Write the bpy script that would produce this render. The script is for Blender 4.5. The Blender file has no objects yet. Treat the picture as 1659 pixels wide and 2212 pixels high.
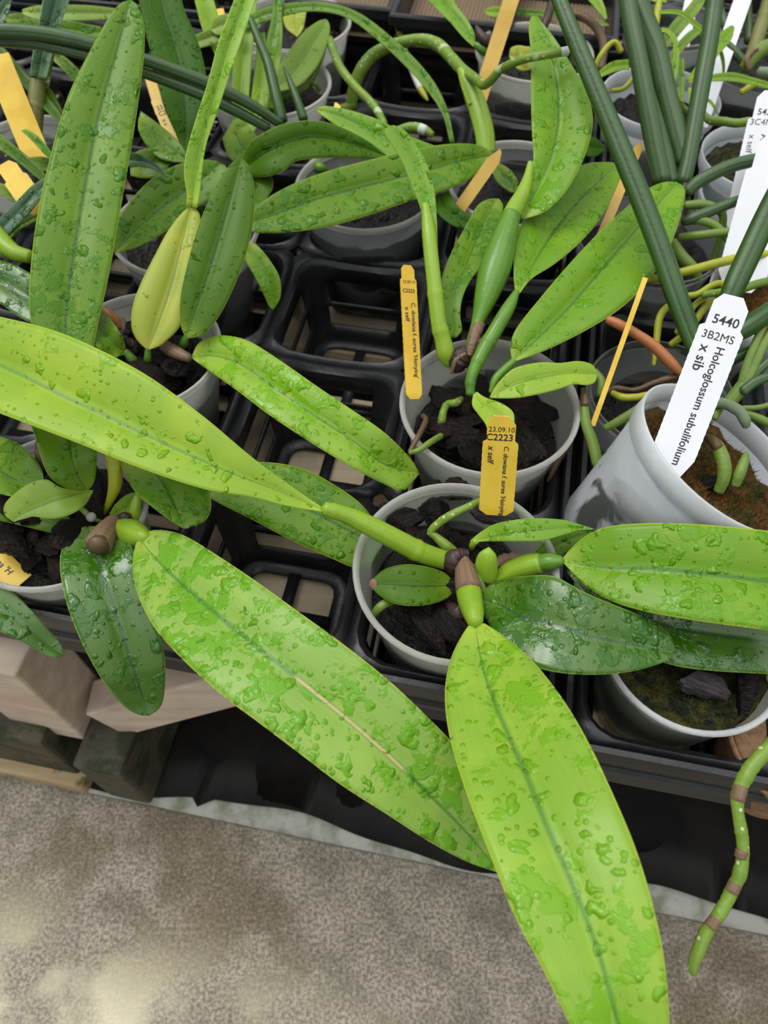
import bpy, bmesh, math, random
import numpy as np
from mathutils import Vector, Matrix, noise

random.seed(7)
scene = bpy.context.scene
COL = scene.collection

# ------------------------------------------------------------------ camera, light, exposure
ZR = 0.34                      # height of the pot rims above the concrete floor (m)
CAMH = 0.309                   # camera height above the rims
PITCH = math.radians(57.0)     # how far the camera looks down
W, H, FPX = 1659.0, 2212.0, 1660.0
cam_data = bpy.data.cameras.new('camera')
cam = bpy.data.objects.new('camera', cam_data)
COL.objects.link(cam)
cam.location = (0, 0, ZR + CAMH)
cam.rotation_euler = (math.pi/2 - PITCH, 0, 0)
cam_data.sensor_fit = 'VERTICAL'
cam_data.sensor_height = 36.0
cam_data.lens = 36.0*FPX/H
cam_data.clip_start = 0.01
cam_data.dof.use_dof = True
cam_data.dof.focus_distance = 0.345
cam_data.dof.aperture_fstop = cam_data.lens*0.001/0.0021
scene.camera = cam

world = bpy.data.worlds.new('greenhouse_daylight')
scene.world = world
world.use_nodes = True
wn, wl = world.node_tree.nodes, world.node_tree.links
wn.clear()
w_out = wn.new('ShaderNodeOutputWorld')
w_bg = wn.new('ShaderNodeBackground')
w_tc = wn.new('ShaderNodeTexCoord')
w_sep = wn.new('ShaderNodeSeparateXYZ')
w_ramp = wn.new('ShaderNodeValToRGB')
w_map = wn.new('ShaderNodeMapRange')
w_map.inputs['From Min'].default_value = -1
wl.new(w_tc.outputs['Generated'], w_sep.inputs[0])
wl.new(w_sep.outputs['Z'], w_map.inputs['Value'])
wl.new(w_map.outputs['Result'], w_ramp.inputs['Fac'])
cr = w_ramp.color_ramp
cr.elements[0].position = 0.0
cr.elements[0].color = (0.03, 0.03, 0.028, 1)
cr.elements[1].position = 1.0
cr.elements[1].color = (1.95, 2.0, 2.0, 1)
for p, c in ((0.5, (0.07, 0.08, 0.065)), (0.58, (0.30, 0.32, 0.31)), (0.70, (0.46, 0.49, 0.49)), (0.82, (0.66, 0.70, 0.70)), (0.92, (1.55, 1.6, 1.6))):
    e = cr.elements.new(p)
    e.color = (*c, 1)
wl.new(w_ramp.outputs['Color'], w_bg.inputs['Color'])
w_bg.inputs['Strength'].default_value = 1.0
wl.new(w_bg.outputs[0], w_out.inputs['Surface'])

sun_data = bpy.data.lights.new('sun', 'SUN')
sun_data.energy = 1.25
sun_data.angle = math.radians(30)
sun_data.color = (1.0, 0.985, 0.95)
sun = bpy.data.objects.new('sun', sun_data)
COL.objects.link(sun)
sun.location = (-1, -0.3, 3)
sun.rotation_euler = (math.radians(-16), math.radians(-24), 0)

scene.view_settings.view_transform = 'Standard'
scene.view_settings.look = 'None'
scene.view_settings.exposure = 0.30
scene.view_settings.gamma = 1.0
scene.view_settings.use_curve_mapping = False
scene.cycles.transparent_max_bounces = 32

# ------------------------------------------------------------------ geometry helpers
SP, CP = math.sin(PITCH), math.cos(PITCH)
EYE = Vector((0, 0, ZR + CAMH))

def ray(u, v):
    a, b = (u - W/2)/FPX, (v - H/2)/FPX
    return Vector((a, CP - b*SP, -(SP + b*CP)))

def at_z(u, v, z):
    """point on the sight line of (u, v) at height z relative to the pot rims"""
    d = ray(u, v)
    return EYE + d*((CAMH - z)/(-d.z))

def at_d(u, v, depth):
    return EYE + ray(u, v)*depth

def depth_of(p):
    q = p - EYE
    return q.y*CP - q.z*SP

def place(u, v, h, mode):
    return at_z(u, v, h) if mode == 'z' else at_d(u, v, h)

def smooth(pts, n):
    """n+1 points evenly spaced along a Catmull-Rom curve through pts"""
    P = [np.array(p, float) for p in pts]
    if len(P) == 2:
        return [P[0] + (P[1]-P[0])*i/n for i in range(n+1)]
    P = [2*P[0]-P[1]] + P + [2*P[-1]-P[-2]]
    D = []
    for i in range(1, len(P)-2):
        for k in range(14):
            t = k/14
            a, b, c, d = P[i-1], P[i], P[i+1], P[i+2]
            D.append(0.5*((2*b)+(c-a)*t+(2*a-5*b+4*c-d)*t*t+(3*b-a-3*c+d)*t**3))
    D.append(P[-2])
    D = np.array(D)
    k = min(2, D.shape[1])
    L = np.concatenate([[0], np.cumsum(np.linalg.norm(np.diff(D[:, :k], axis=0), axis=1))])
    T = np.linspace(0, L[-1], n+1)
    return [np.array([np.interp(t, L, D[:, j]) for j in range(D.shape[1])]) for t in T]

def interp(vals, t):
    """smooth interpolation of evenly spaced values"""
    if len(vals) == 1:
        return vals[0]
    x = t*(len(vals)-1)
    i = min(int(x), len(vals)-2)
    f = x - i
    g = lambda j: vals[max(0, min(len(vals)-1, j))]
    a, b, c, d = g(i-1), g(i), g(i+1), g(i+2)
    return 0.5*((2*b)+(c-a)*f+(2*a-5*b+4*c-d)*f*f+(3*b-a-3*c+d)*f**3)

BASES = {}

def thing(name, label, cat, loc, group=None):
    o = bpy.data.objects.new(name, None)
    o.empty_display_size = 0.01
    COL.objects.link(o)
    o.location = loc
    o['label'] = label
    o['category'] = cat
    if group:
        o['group'] = group
    return o

def link_mesh(name, verts, faces, mat, parent=None, uvs=None, flat=False, label=None, sharp=0):
    base = BASES.get(parent.name, Vector((0, 0, 0))) if parent is not None else Vector((0, 0, 0))
    me = bpy.data.meshes.new(name)
    me.from_pydata([tuple(Vector(v) - base) for v in verts], [], faces)
    if uvs:
        lay = me.uv_layers.new(name='UVMap')
        for lp in me.loops:
            lay.data[lp.index].uv = uvs[lp.vertex_index]
    bm = bmesh.new()
    bm.from_mesh(me)
    bmesh.ops.recalc_face_normals(bm, faces=bm.faces)
    bm.to_mesh(me)
    bm.free()
    if not flat:
        me.polygons.foreach_set('use_smooth', [True]*len(me.polygons))
        if sharp:
            me.set_sharp_from_angle(angle=math.radians(sharp))
    me.materials.append(mat)
    o = bpy.data.objects.new(name, me)
    COL.objects.link(o)
    BASES[o.name] = base
    if parent is not None:
        o.parent = parent
    if label:
        o['label'] = label
    return o

def root_at(name, label, cat, p, group=None):
    """a thing whose parts are written in world coordinates around base point p"""
    o = thing(name, label, cat, p, group)
    BASES[o.name] = Vector(p)
    return o

def tag(o, label, cat, group=None, kind=None):
    o['label'] = label
    o['category'] = cat
    if group:
        o['group'] = group
    if kind:
        o['kind'] = kind
    return o

# a leaf blade: outline given along both edges, midrib at its own heights (z) or distances (d)
def leaf(parent, mat, L, R, z=None, d=None, M=None, fold=0.22, bulge=0.05, nk=0.55,
         thick=0.0016, n=44, name='leaf', label=None, groove=0.035, wave=0.0):
    Ls, Rs = smooth(L, n), smooth(R, n)
    Ms = smooth(M, n) if M else [(a+b)/2 for a, b in zip(Ls, Rs)]
    mode, hs = ('z', z) if z is not None else ('d', d)
    M3 = [place(Ms[i][0], Ms[i][1], interp(hs, i/n), mode) for i in range(n+1)]
    NH = 7
    verts_t, verts_b, uvs = [], [], []
    length = sum((M3[i+1]-M3[i]).length for i in range(n))
    ph = random.random()*6
    for i in range(n+1):
        T = (M3[min(n, i+1)] - M3[max(0, i-1)])
        if T.length < 1e-9:
            T = M3[n]-M3[0]
        T.normalize()
        tc = (EYE - M3[i]).normalized()
        nh = (Vector((0, 0, 1))*(1-nk) + tc*nk).normalized()
        C = T.cross(nh)
        if C.length < 0.15:
            C = T.cross(tc)
        C.normalize()
        N = C.cross(T).normalized()
        if N.dot(tc) < 0:
            N = -N
        dm = depth_of(M3[i])
        ed = {}
        for side, E2 in ((-1, Ls[i]), (1, Rs[i])):
            dpx = math.hypot(*(E2[:2]-Ms[i][:2]))
            flat_pt = at_d(E2[0], E2[1], dm)
            wv = (flat_pt - M3[i])
            c = C if C.dot(wv) >= 0 else -C
            Ev = c*math.cos(fold) + N*math.sin(fold)
            pn = T.cross(Ev)
            r = ray(E2[0], E2[1])
            den = r.dot(pn)
            p = flat_pt
            if abs(den) > 1e-4*r.length and dpx > 0.4:
                t = (M3[i]-EYE).dot(pn)/den
                q = EYE + r*t
                if (q-M3[i]).length < 1.9*max(wv.length, 1e-6) and t > 0:
                    p = q
                else:
                    p = at_d(E2[0], E2[1], dm*0.995)
            ed[side] = p
        wid = (ed[1]-ed[-1]).length
        for k in range(-NH, NH+1):
            s = abs(k)/NH
            s = s**0.9
            E = ed[1 if k >= 0 else -1]
            hw = (E-M3[i]).length
            P = M3[i].lerp(E, s)
            off = bulge*hw*math.sin(math.pi*s) - groove*hw*math.exp(-(s/0.12)**2)
            if wave:
                off += wave*hw*s*math.sin(i/n*9+ph+(1 if k > 0 else 2.5))
            th = thick*(1-0.72*s**4)*min(1, 0.3+wid/0.012)
            verts_t.append(P + N*off)
            verts_b.append(P + N*(off-th))
            uvs.append((0.5+0.5*(s if k >= 0 else -s), i/n*length*10))
    m = 2*NH+1
    nt = len(verts_t)
    F = []
    for i in range(n):
        for k in range(m-1):
            a = i*m+k
            F.append((a, a+1, a+m+1, a+m))
            F.append((nt+a, nt+a+m, nt+a+m+1, nt+a+1))
        a = i*m
        F.append((a, a+m, nt+a+m, nt+a))
        a = i*m+m-1
        F.append((a, nt+a, nt+a+m, a+m))
    for k in range(m-1):
        F.append((k, nt+k, nt+k+1, k+1))
        a = n*m+k
        F.append((a, a+1, nt+a+1, nt+a))
    return link_mesh(name, verts_t+verts_b, F, mat, parent, uvs+uvs, label=label)

# a round or channelled stem / root / terete leaf: points (u, v, height or distance, radius in px)
def tube(parent, mat, pts, mode='z', name='root', n=None, seg=14, channel=0.0, bumpy=0.0, label=None,
         nodes=(), flatten=1.0, caps=True):
    n = n or max(12, 8*len(pts))
    S = smooth(pts, n)
    C3 = [place(p[0], p[1], p[2], mode) for p in S]
    R3 = [max(0.2, p[3])*depth_of(c)/FPX for p, c in zip(S, C3)]
    ring0, uvs, F = [], [], []
    ph = random.random()*50
    length = 0
    for i in range(n+1):
        T = (C3[min(n, i+1)]-C3[max(0, i-1)]).normalized()
        tc = (EYE-C3[i]).normalized()
        X = T.cross(tc).normalized()
        Nn = X.cross(T).normalized()
        if i:
            length += (C3[i]-C3[i-1]).length
        for k in range(seg):
            a = 2*math.pi*k/seg
            r = R3[i]
            if channel:
                aa = math.atan2(math.sin(a-math.pi/2), math.cos(a-math.pi/2))
                r *= 1-channel*math.exp(-(aa/0.30)**2)
            if bumpy:
                r *= 1+bumpy*noise.noise(Vector((math.cos(a)*1.2, math.sin(a)*1.2, i*0.45+ph)))
            for nd in nodes:
                r *= 1+0.10*math.exp(-((i/n-nd)/0.018)**2)
            ring0.append(C3[i] + X*(math.cos(a)*r) + Nn*(math.sin(a)*r*flatten))
            uvs.append((k/seg, length*10))
    for i in range(n):
        for k in range(seg):
            a, b = i*seg+k, i*seg+(k+1) % seg
            F.append((a, b, b+seg, a+seg))
    for i, s in ((0, -1), (n, 1)):
        T = (C3[min(n, i+1)]-C3[max(0, i-1)]).normalized()*s
        c = len(ring0)
        ring0.append(C3[i]+T*R3[i]*0.55)
        uvs.append((0, 0))
        for k in range(seg):
            F.append((i*seg+k, i*seg+(k+1) % seg, c))
    return link_mesh(name, ring0, F, mat, parent, uvs, label=label)

def box_mesh(c, X, Y, Z, hx, hy, hz, bevel=0.0):
    vs = [c + X*(sx*hx) + Y*(sy*hy) + Z*(sz*hz) for sx in (-1, 1) for sy in (-1, 1) for sz in (-1, 1)]
    fs = [(0, 1, 3, 2), (4, 6, 7, 5), (0, 4, 5, 1), (2, 3, 7, 6), (0, 2, 6, 4), (1, 5, 7, 3)]
    return vs, fs

def box(name, mat, c, X, Y, Z, hx, hy, hz, parent=None, bev=0.0015, label=None):
    vs, fs = box_mesh(Vector(c), X, Y, Z, hx, hy, hz)
    o = link_mesh(name, vs, fs, mat, parent, flat=True, label=label)
    if bev:
        m = o.modifiers.new('bevel', 'BEVEL')
        m.width = bev
        m.segments = 2
    return o
# ------------------------------------------------------------------ materials
def new_mat(name):
    m = bpy.data.materials.new(name)
    m.use_nodes = True
    nt = m.node_tree
    nt.nodes.clear()
    out = nt.nodes.new('ShaderNodeOutputMaterial')
    return m, nt, out

class G:
    def __init__(s, nt):
        s.nt = nt
    def node(s, t, **kw):
        n = s.nt.nodes.new(t)
        for k, v in kw.items():
            setattr(n, k, v)
        return n
    def link(s, a, b):
        s.nt.links.new(a, b)
    def put(s, sock, v):
        if hasattr(v, 'is_linked') or hasattr(v, 'links'):
            s.link(v, sock)
        else:
            sock.default_value = v
    def math(s, op, a, b=None, c=None, clamp=False):
        n = s.node('ShaderNodeMath', operation=op, use_clamp=clamp)
        s.put(n.inputs[0], a)
        if b is not None:
            s.put(n.inputs[1], b)
        if c is not None:
            s.put(n.inputs[2], c)
        return n.outputs[0]
    def mix(s, f, a, b):
        n = s.node('ShaderNodeMix', data_type='RGBA')
        s.put(n.inputs[0], f)
        s.put(n.inputs[6], (*a, 1) if isinstance(a, tuple) else a)
        s.put(n.inputs[7], (*b, 1) if isinstance(b, tuple) else b)
        return n.outputs[2]
    def noise(s, vec, scale, detail=3, rough=0.5, dist=0.0):
        n = s.node('ShaderNodeTexNoise')
        s.link(vec, n.inputs['Vector'])
        n.inputs['Scale'].default_value = scale
        n.inputs['Detail'].default_value = detail
        n.inputs['Roughness'].default_value = rough
        n.inputs['Distortion'].default_value = dist
        return n.outputs['Fac']
    def step(s, v, a, b, lo=0.0, hi=1.0):
        n = s.node('ShaderNodeMapRange', interpolation_type='SMOOTHSTEP')
        s.put(n.inputs['Value'], v)
        n.inputs['From Min'].default_value = a
        n.inputs['From Max'].default_value = b
        n.inputs['To Min'].default_value = lo
        n.inputs['To Max'].default_value = hi
        return n.outputs['Result']
    def scale(s, vec, xyz):
        n = s.node('ShaderNodeMapping')
        s.link(vec, n.inputs['Vector'])
        n.inputs['Scale'].default_value = xyz
        return n.outputs[0]
    def bump(s, h, strength, dist, normal=None):
        n = s.node('ShaderNodeBump')
        n.inputs['Strength'].default_value = strength
        n.inputs['Distance'].default_value = dist
        s.link(h, n.inputs['Height'])
        if normal:
            s.link(normal, n.inputs['Normal'])
        return n.outputs[0]

def principled(g, col, rough, spec=0.5, normal=None):
    b = g.node('ShaderNodeBsdfPrincipled')
    g.put(b.inputs['Base Color'], (*col, 1) if isinstance(col, tuple) else col)
    g.put(b.inputs['Roughness'], rough)
    g.put(b.inputs['Specular IOR Level'], spec)
    if normal is not None:
        g.link(normal, b.inputs['Normal'])
    return b

def leaf_mat(name, base, wetcol, edge, rib, trans=0.22, wet=0.5, drops=1.0, rough=0.33, scar=None, spec=0.42):
    m, nt, out = new_mat(name)
    g = G(nt)
    tc = g.node('ShaderNodeTexCoord')
    obj, uv = tc.outputs['Object'], tc.outputs['UV']
    sep = g.node('ShaderNodeSeparateXYZ')
    g.link(uv, sep.inputs[0])
    x = g.math('ABSOLUTE', g.math('SUBTRACT', sep.outputs[0], 0.5))
    # veins and soft mottling that belong to the blade
    vein = g.noise(g.scale(uv, (70, 1.2, 1)), 1.0, 2, 0.5)
    mott = g.noise(obj, 34, 3, 0.55)
    col = g.mix(g.math('MULTIPLY', g.step(vein, 0.35, 0.7), 0.30), base, tuple(c*0.72 for c in base))
    col = g.mix(g.math('MULTIPLY', g.step(mott, 0.42, 0.68), 0.55), col, tuple(min(1, c*k) for c, k in zip(base, (1.45, 1.22, 1.2))))
    # water film: irregular wet patches
    wv = g.node('ShaderNodeVectorMath', operation='ADD')
    nz = g.node('ShaderNodeTexNoise')
    g.link(obj, nz.inputs['Vector'])
    nz.inputs['Scale'].default_value = 130
    nz.inputs['Detail'].default_value = 2
    sc = g.node('ShaderNodeVectorMath', operation='SCALE')
    g.link(nz.outputs['Color'], sc.inputs[0])
    sc.inputs['Scale'].default_value = 0.012
    g.link(obj, wv.inputs[0])
    g.link(sc.outputs[0], wv.inputs[1])
    wob = wv.outputs[0]
    film = g.noise(wob, 95, 4, 0.6)
    big = g.noise(obj, 16, 2, 0.5)
    filmb = g.math('ADD', film, g.math('MULTIPLY', g.math('SUBTRACT', big, 0.5), 0.55))
    th = 0.66 - 0.18*wet
    wmask = g.step(filmb, th, th+0.045)
    # beads of water, large and small
    def beads(scale, lo, rmax, vec):
        vo = g.node('ShaderNodeTexVoronoi', feature='F1')
        g.link(vec, vo.inputs['Vector'])
        vo.inputs['Scale'].default_value = scale
        vs = g.node('ShaderNodeSeparateXYZ')
        g.link(vo.outputs['Color'], vs.inputs[0])
        rad = g.step(vs.outputs[0], lo, 1.0, 0.0, rmax)
        dd = g.math('SUBTRACT', 1.0, g.math('DIVIDE', vo.outputs['Distance'], g.math('MAXIMUM', rad, 0.001)), clamp=True)
        return g.math('POWER', dd, 0.5)
    dome = g.math('MAXIMUM', beads(135, 0.45, 0.55*drops, wob), g.math('MULTIPLY', beads(330, 0.5, 0.45*drops, obj), 0.45))
    dmask = g.step(dome, 0.05, 0.2)
    water = g.math('MAXIMUM', wmask, dmask)
    col = g.mix(g.math('MULTIPLY', water, 0.85), col, wetcol)
    # pale base where the blade folds into its stalk, then midrib and margin
    col = g.mix(g.step(sep.outputs[1], 0.0, 0.16, 0.55, 0.0), col, edge)
    col = g.mix(g.step(x, 0.0, 0.042, 0.80, 0.0), col, rib)
    col = g.mix(g.step(x, 0.478, 0.497, 0.0, 0.85), col, edge)
    if scar:
        sy = sep.outputs[1]
        sm = g.math('MULTIPLY', g.step(x, 0.008, 0.020, 1.0, 0.0),
                    g.math('MULTIPLY', g.step(sy, scar[0], scar[0]+0.05), g.step(sy, scar[1]-0.05, scar[1], 1.0, 0.0)))
        col = g.mix(sm, col, (0.62, 0.50, 0.22))
    r = g.math('ADD', g.math('MULTIPLY', water, 0.05-rough), rough)
    hgt = g.math('ADD', g.math('MULTIPLY', dome, 1.0), g.math('MULTIPLY', g.step(filmb, th-0.02, th+0.08), 0.16))
    fine = g.noise(g.scale(uv, (90, 6, 1)), 1.0, 2, 0.5)
    nrm = g.bump(fine, 0.10, 0.0006)
    nrm = g.bump(hgt, 1.0, 0.0014, nrm)
    b = principled(g, col, r, spec, nrm)
    tr = g.node('ShaderNodeBsdfTranslucent')
    tcol = g.mix(0.5, col, tuple(min(1, c*k) for c, k in zip(base, (1.7, 1.35, 0.6))))
    g.link(tcol, tr.inputs['Color'])
    mx = g.node('ShaderNodeMixShader')
    mx.inputs[0].default_value = trans
    g.link(b.outputs[0], mx.inputs[1])
    g.link(tr.outputs[0], mx.inputs[2])
    g.link(mx.outputs[0], out.inputs['Surface'])
    return m

LIME = leaf_mat('leaf_lime', (0.29, 0.50, 0.045), (0.20, 0.46, 0.010), (0.55, 0.66, 0.08), (0.09, 0.25, 0.03), 0.26, 0.42, 1.0)
LIMESCAR = leaf_mat('leaf_lime_scarred', (0.28, 0.47, 0.075), (0.15, 0.41, 0.008), (0.50, 0.62, 0.09), (0.07, 0.23, 0.03), 0.24, 0.55, 1.2, scar=(0.92, 1.62))
LIMEDRY = leaf_mat('leaf_lime_dry', (0.34, 0.53, 0.040), (0.24, 0.48, 0.012), (0.50, 0.66, 0.08), (0.13, 0.30, 0.02), 0.30, 0.12, 0.75, 0.36)
FRESH = leaf_mat('leaf_fresh', (0.18, 0.37, 0.014), (0.135, 0.36, 0.002), (0.45, 0.58, 0.07), (0.05, 0.17, 0.02), 0.24, 0.42, 1.0)
MID = leaf_mat('leaf_mid', (0.125, 0.26, 0.008), (0.070, 0.215, 0.001), (0.34, 0.46, 0.04), (0.035, 0.11, 0.008), 0.20, 0.42, 1.0, spec=0.34)
OLIVE = leaf_mat('leaf_olive', (0.19, 0.32, 0.028), (0.13, 0.28, 0.006), (0.45, 0.52, 0.08), (0.07, 0.17, 0.02), 0.22, 0.05, 0.55, 0.40)
DARK = leaf_mat('leaf_dark', (0.066, 0.155, 0.005), (0.040, 0.130, 0.001), (0.28, 0.38, 0.04), (0.022, 0.07, 0.010), 0.14, 0.30, 0.8, 0.34, spec=0.20)
DEEP = leaf_mat('leaf_deep', (0.034, 0.105, 0.003), (0.024, 0.09, 0.001), (0.10, 0.22, 0.02), (0.012, 0.045, 0.005), 0.10, 0.12, 0.7, 0.36, spec=0.10)
WETDARK = leaf_mat('leaf_wet_dark', (0.070, 0.165, 0.018), (0.030, 0.130, 0.002), (0.22, 0.38, 0.05), (0.03, 0.08, 0.025), 0.12, 0.55, 1.1, 0.18, spec=0.7)
BLUE = leaf_mat('leaf_blue_green', (0.05, 0.12, 0.055), (0.025, 0.09, 0.02), (0.12, 0.22, 0.08), (0.03, 0.08, 0.03), 0.12, 0.5, 1.1, 0.28)
YELLOW = leaf_mat('leaf_yellow_green', (0.40, 0.47, 0.05), (0.32, 0.42, 0.02), (0.58, 0.58, 0.10), (0.20, 0.27, 0.04), 0.26, 0.0, 0.4, 0.40)
BRIGHT = leaf_mat('leaf_bright_strap', (0.22, 0.40, 0.012), (0.18, 0.36, 0.006), (0.34, 0.50, 0.03), (0.12, 0.28, 0.01), 0.28, 0.0, 0.4, 0.38)

def stem_mat(name, base, dark, rough=0.35, stripes=30, speck=None, trans=0.0, groove=False):
    m, nt, out = new_mat(name)
    g = G(nt)
    tc = g.node('ShaderNodeTexCoord')
    obj, uv = tc.outputs['Object'], tc.outputs['UV']
    st = g.noise(g.scale(uv, (stripes, 0.8, 1)), 1.0, 2, 0.5)
    mo = g.noise(obj, 70, 3, 0.6)
    col = g.mix(g.math('MULTIPLY', g.step(st, 0.35, 0.65), 0.45), base, dark)
    col = g.mix(g.math('MULTIPLY', g.step(mo, 0.5, 0.72), 0.6), col, dark)
    if groove:
        sx = g.node('ShaderNodeSeparateXYZ')
        g.link(uv, sx.inputs[0])
        gx = g.math('ABSOLUTE', g.math('SUBTRACT', sx.outputs[0], 0.25))
        col = g.mix(g.step(gx, 0.0, 0.03, 0.8, 0.0), col, tuple(c*0.35 for c in dark))
        col = g.mix(g.step(g.math('ABSOLUTE', g.math('SUBTRACT', gx, 0.05)), 0.0, 0.03, 0.3, 0.0), col, tuple(c*1.6 for c in base))
    if speck:
        vo = g.node('ShaderNodeTexVoronoi', feature='F1')
        g.link(obj, vo.inputs['Vector'])
        vo.inputs['Scale'].default_value = 260
        col = g.mix(g.step(vo.outputs['Distance'], 0.16, 0.22, 0.9, 0.0), col, speck)
        bands = g.noise(g.scale(uv, (1, 7, 1)), 1.0, 1, 0.4)
        col = g.mix(g.step(bands, 0.66, 0.70, 0.0, 0.75), col, speck)
    nrm = g.bump(g.noise(obj, 420, 3, 0.6), 0.25, 0.0006)
    b = principled(g, col, rough, 0.5, nrm)
    if trans:
        tr = g.node('ShaderNodeBsdfTranslucent')
        g.link(col, tr.inputs['Color'])
        mx = g.node('ShaderNodeMixShader')
        mx.inputs[0].default_value = trans
        g.link(b.outputs[0], mx.inputs[1])
        g.link(tr.outputs[0], mx.inputs[2])
        g.link(mx.outputs[0], out.inputs['Surface'])
    else:
        g.link(b.outputs[0], out.inputs['Surface'])
    return m

BULB = stem_mat('pseudobulb_green', (0.30, 0.46, 0.03), (0.20, 0.37, 0.02), 0.30, 26, trans=0.12)
BULBDARK = stem_mat('pseudobulb_dark', (0.12, 0.27, 0.02), (0.07, 0.17, 0.02), 0.28, 26)
BULBOLIVE = stem_mat('pseudobulb_olive', (0.20, 0.20, 0.05), (0.13, 0.13, 0.03), 0.45, 40)
TERETE = stem_mat('terete_leaf', (0.060, 0.115, 0.036), (0.034, 0.075, 0.024), 0.42, 8, groove=True)
TERETEDARK = stem_mat('terete_leaf_dark', (0.032, 0.090, 0.012), (0.019, 0.055, 0.008), 0.36, 8, groove=True)
ROOT = stem_mat('root_green', (0.19, 0.30, 0.03), (0.11, 0.21, 0.02), 0.42, 5, speck=(0.55, 0.58, 0.38))
ROOTPLAIN = stem_mat('root_plain_green', (0.17, 0.26, 0.035), (0.10, 0.17, 0.03), 0.45, 5)
ROOTYEL = stem_mat('root_yellow', (0.42, 0.42, 0.02), (0.27, 0.31, 0.02), 0.40, 5)
ROOTORANGE = stem_mat('root_orange', (0.42, 0.15, 0.045), (0.28, 0.10, 0.035), 0.42, 5)
ROOTGREY = stem_mat('root_grey_green', (0.20, 0.26, 0.16), (0.13, 0.18, 0.09), 0.6, 5)
ROOTBROWN = stem_mat('root_brown', (0.12, 0.065, 0.03), (0.07, 0.05, 0.02), 0.45, 5)
ROOTWHITE = stem_mat('root_white_tip', (0.62, 0.66, 0.58), (0.50, 0.55, 0.42), 0.5, 5)
SHEATH = stem_mat('dry_sheath', (0.27, 0.17, 0.10), (0.11, 0.045, 0.03), 0.55, 34, trans=0.15)
SHEATHDARK = stem_mat('dark_sheath', (0.050, 0.024, 0.018), (0.02, 0.01, 0.008), 0.45, 24)

def simple(name, col, rough, spec=0.5, bump=None, var=None, scale=60):
    m, nt, out = new_mat(name)
    g = G(nt)
    tc = g.node('ShaderNodeTexCoord')
    obj = tc.outputs['Object']
    c = col
    if var:
        c = g.mix(g.step(g.noise(obj, scale, 4, 0.6), 0.40, 0.66), col, var)
    nrm = g.bump(g.noise(obj, bump[0], 4, 0.6), bump[1], bump[2]) if bump else None
    b = principled(g, c, rough, spec, nrm)
    g.link(b.outputs[0], out.inputs['Surface'])
    return m

TRAYMAT = simple('black_tray_plastic', (0.012, 0.012, 0.014), 0.38, 0.55, (45, 0.30, 0.004), (0.017, 0.017, 0.020), 26)
LABELYEL = simple('yellow_label_plastic', (0.82, 0.55, 0.065), 0.35, 0.4, (200, 0.08, 0.0005), (0.72, 0.44, 0.04), 40)
LABELPALE = simple('faded_yellow_label', (0.80, 0.52, 0.12), 0.42, 0.4, None, (0.70, 0.42, 0.08), 30)
LABELWHITE = simple('white_label_plastic', (0.80, 0.80, 0.84), 0.4, 0.4, (160, 0.05, 0.0005))
INK = simple('label_ink', (0.02, 0.015, 0.02), 0.5)
BEAD = simple('grey_bead', (0.40, 0.38, 0.36), 0.6, 0.3)
MESHNET = None

def bark_mat(name, a, b, red):
    m, nt, out = new_mat(name)
    g = G(nt)
    tc = g.node('ShaderNodeTexCoord')
    obj = tc.outputs['Object']
    gr = g.noise(g.scale(obj, (110, 800, 800)), 1.0, 5, 0.65, 0.8)
    bl = g.noise(obj, 150, 4, 0.6)
    col = g.mix(g.step(gr, 0.35, 0.7), a, b)
    col = g.mix(g.math('MULTIPLY', g.step(bl, 0.5, 0.72), 0.75), col, red)
    nrm = g.bump(bl, 0.6, 0.002)
    nrm = g.bump(gr, 1.0, 0.0012, nrm)
    r = g.step(bl, 0.35, 0.65, 0.08, 0.32)
    bs = principled(g, col, r, 0.20, nrm)
    g.link(bs.outputs[0], out.inputs['Surface'])
    return m
BARK = bark_mat('wet_bark', (0.004, 0.003, 0.003), (0.013, 0.008, 0.007), (0.026, 0.010, 0.008))
BARKGREY = bark_mat('grey_bark', (0.030, 0.024, 0.028), (0.085, 0.070, 0.080), (0.05, 0.035, 0.035))

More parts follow.
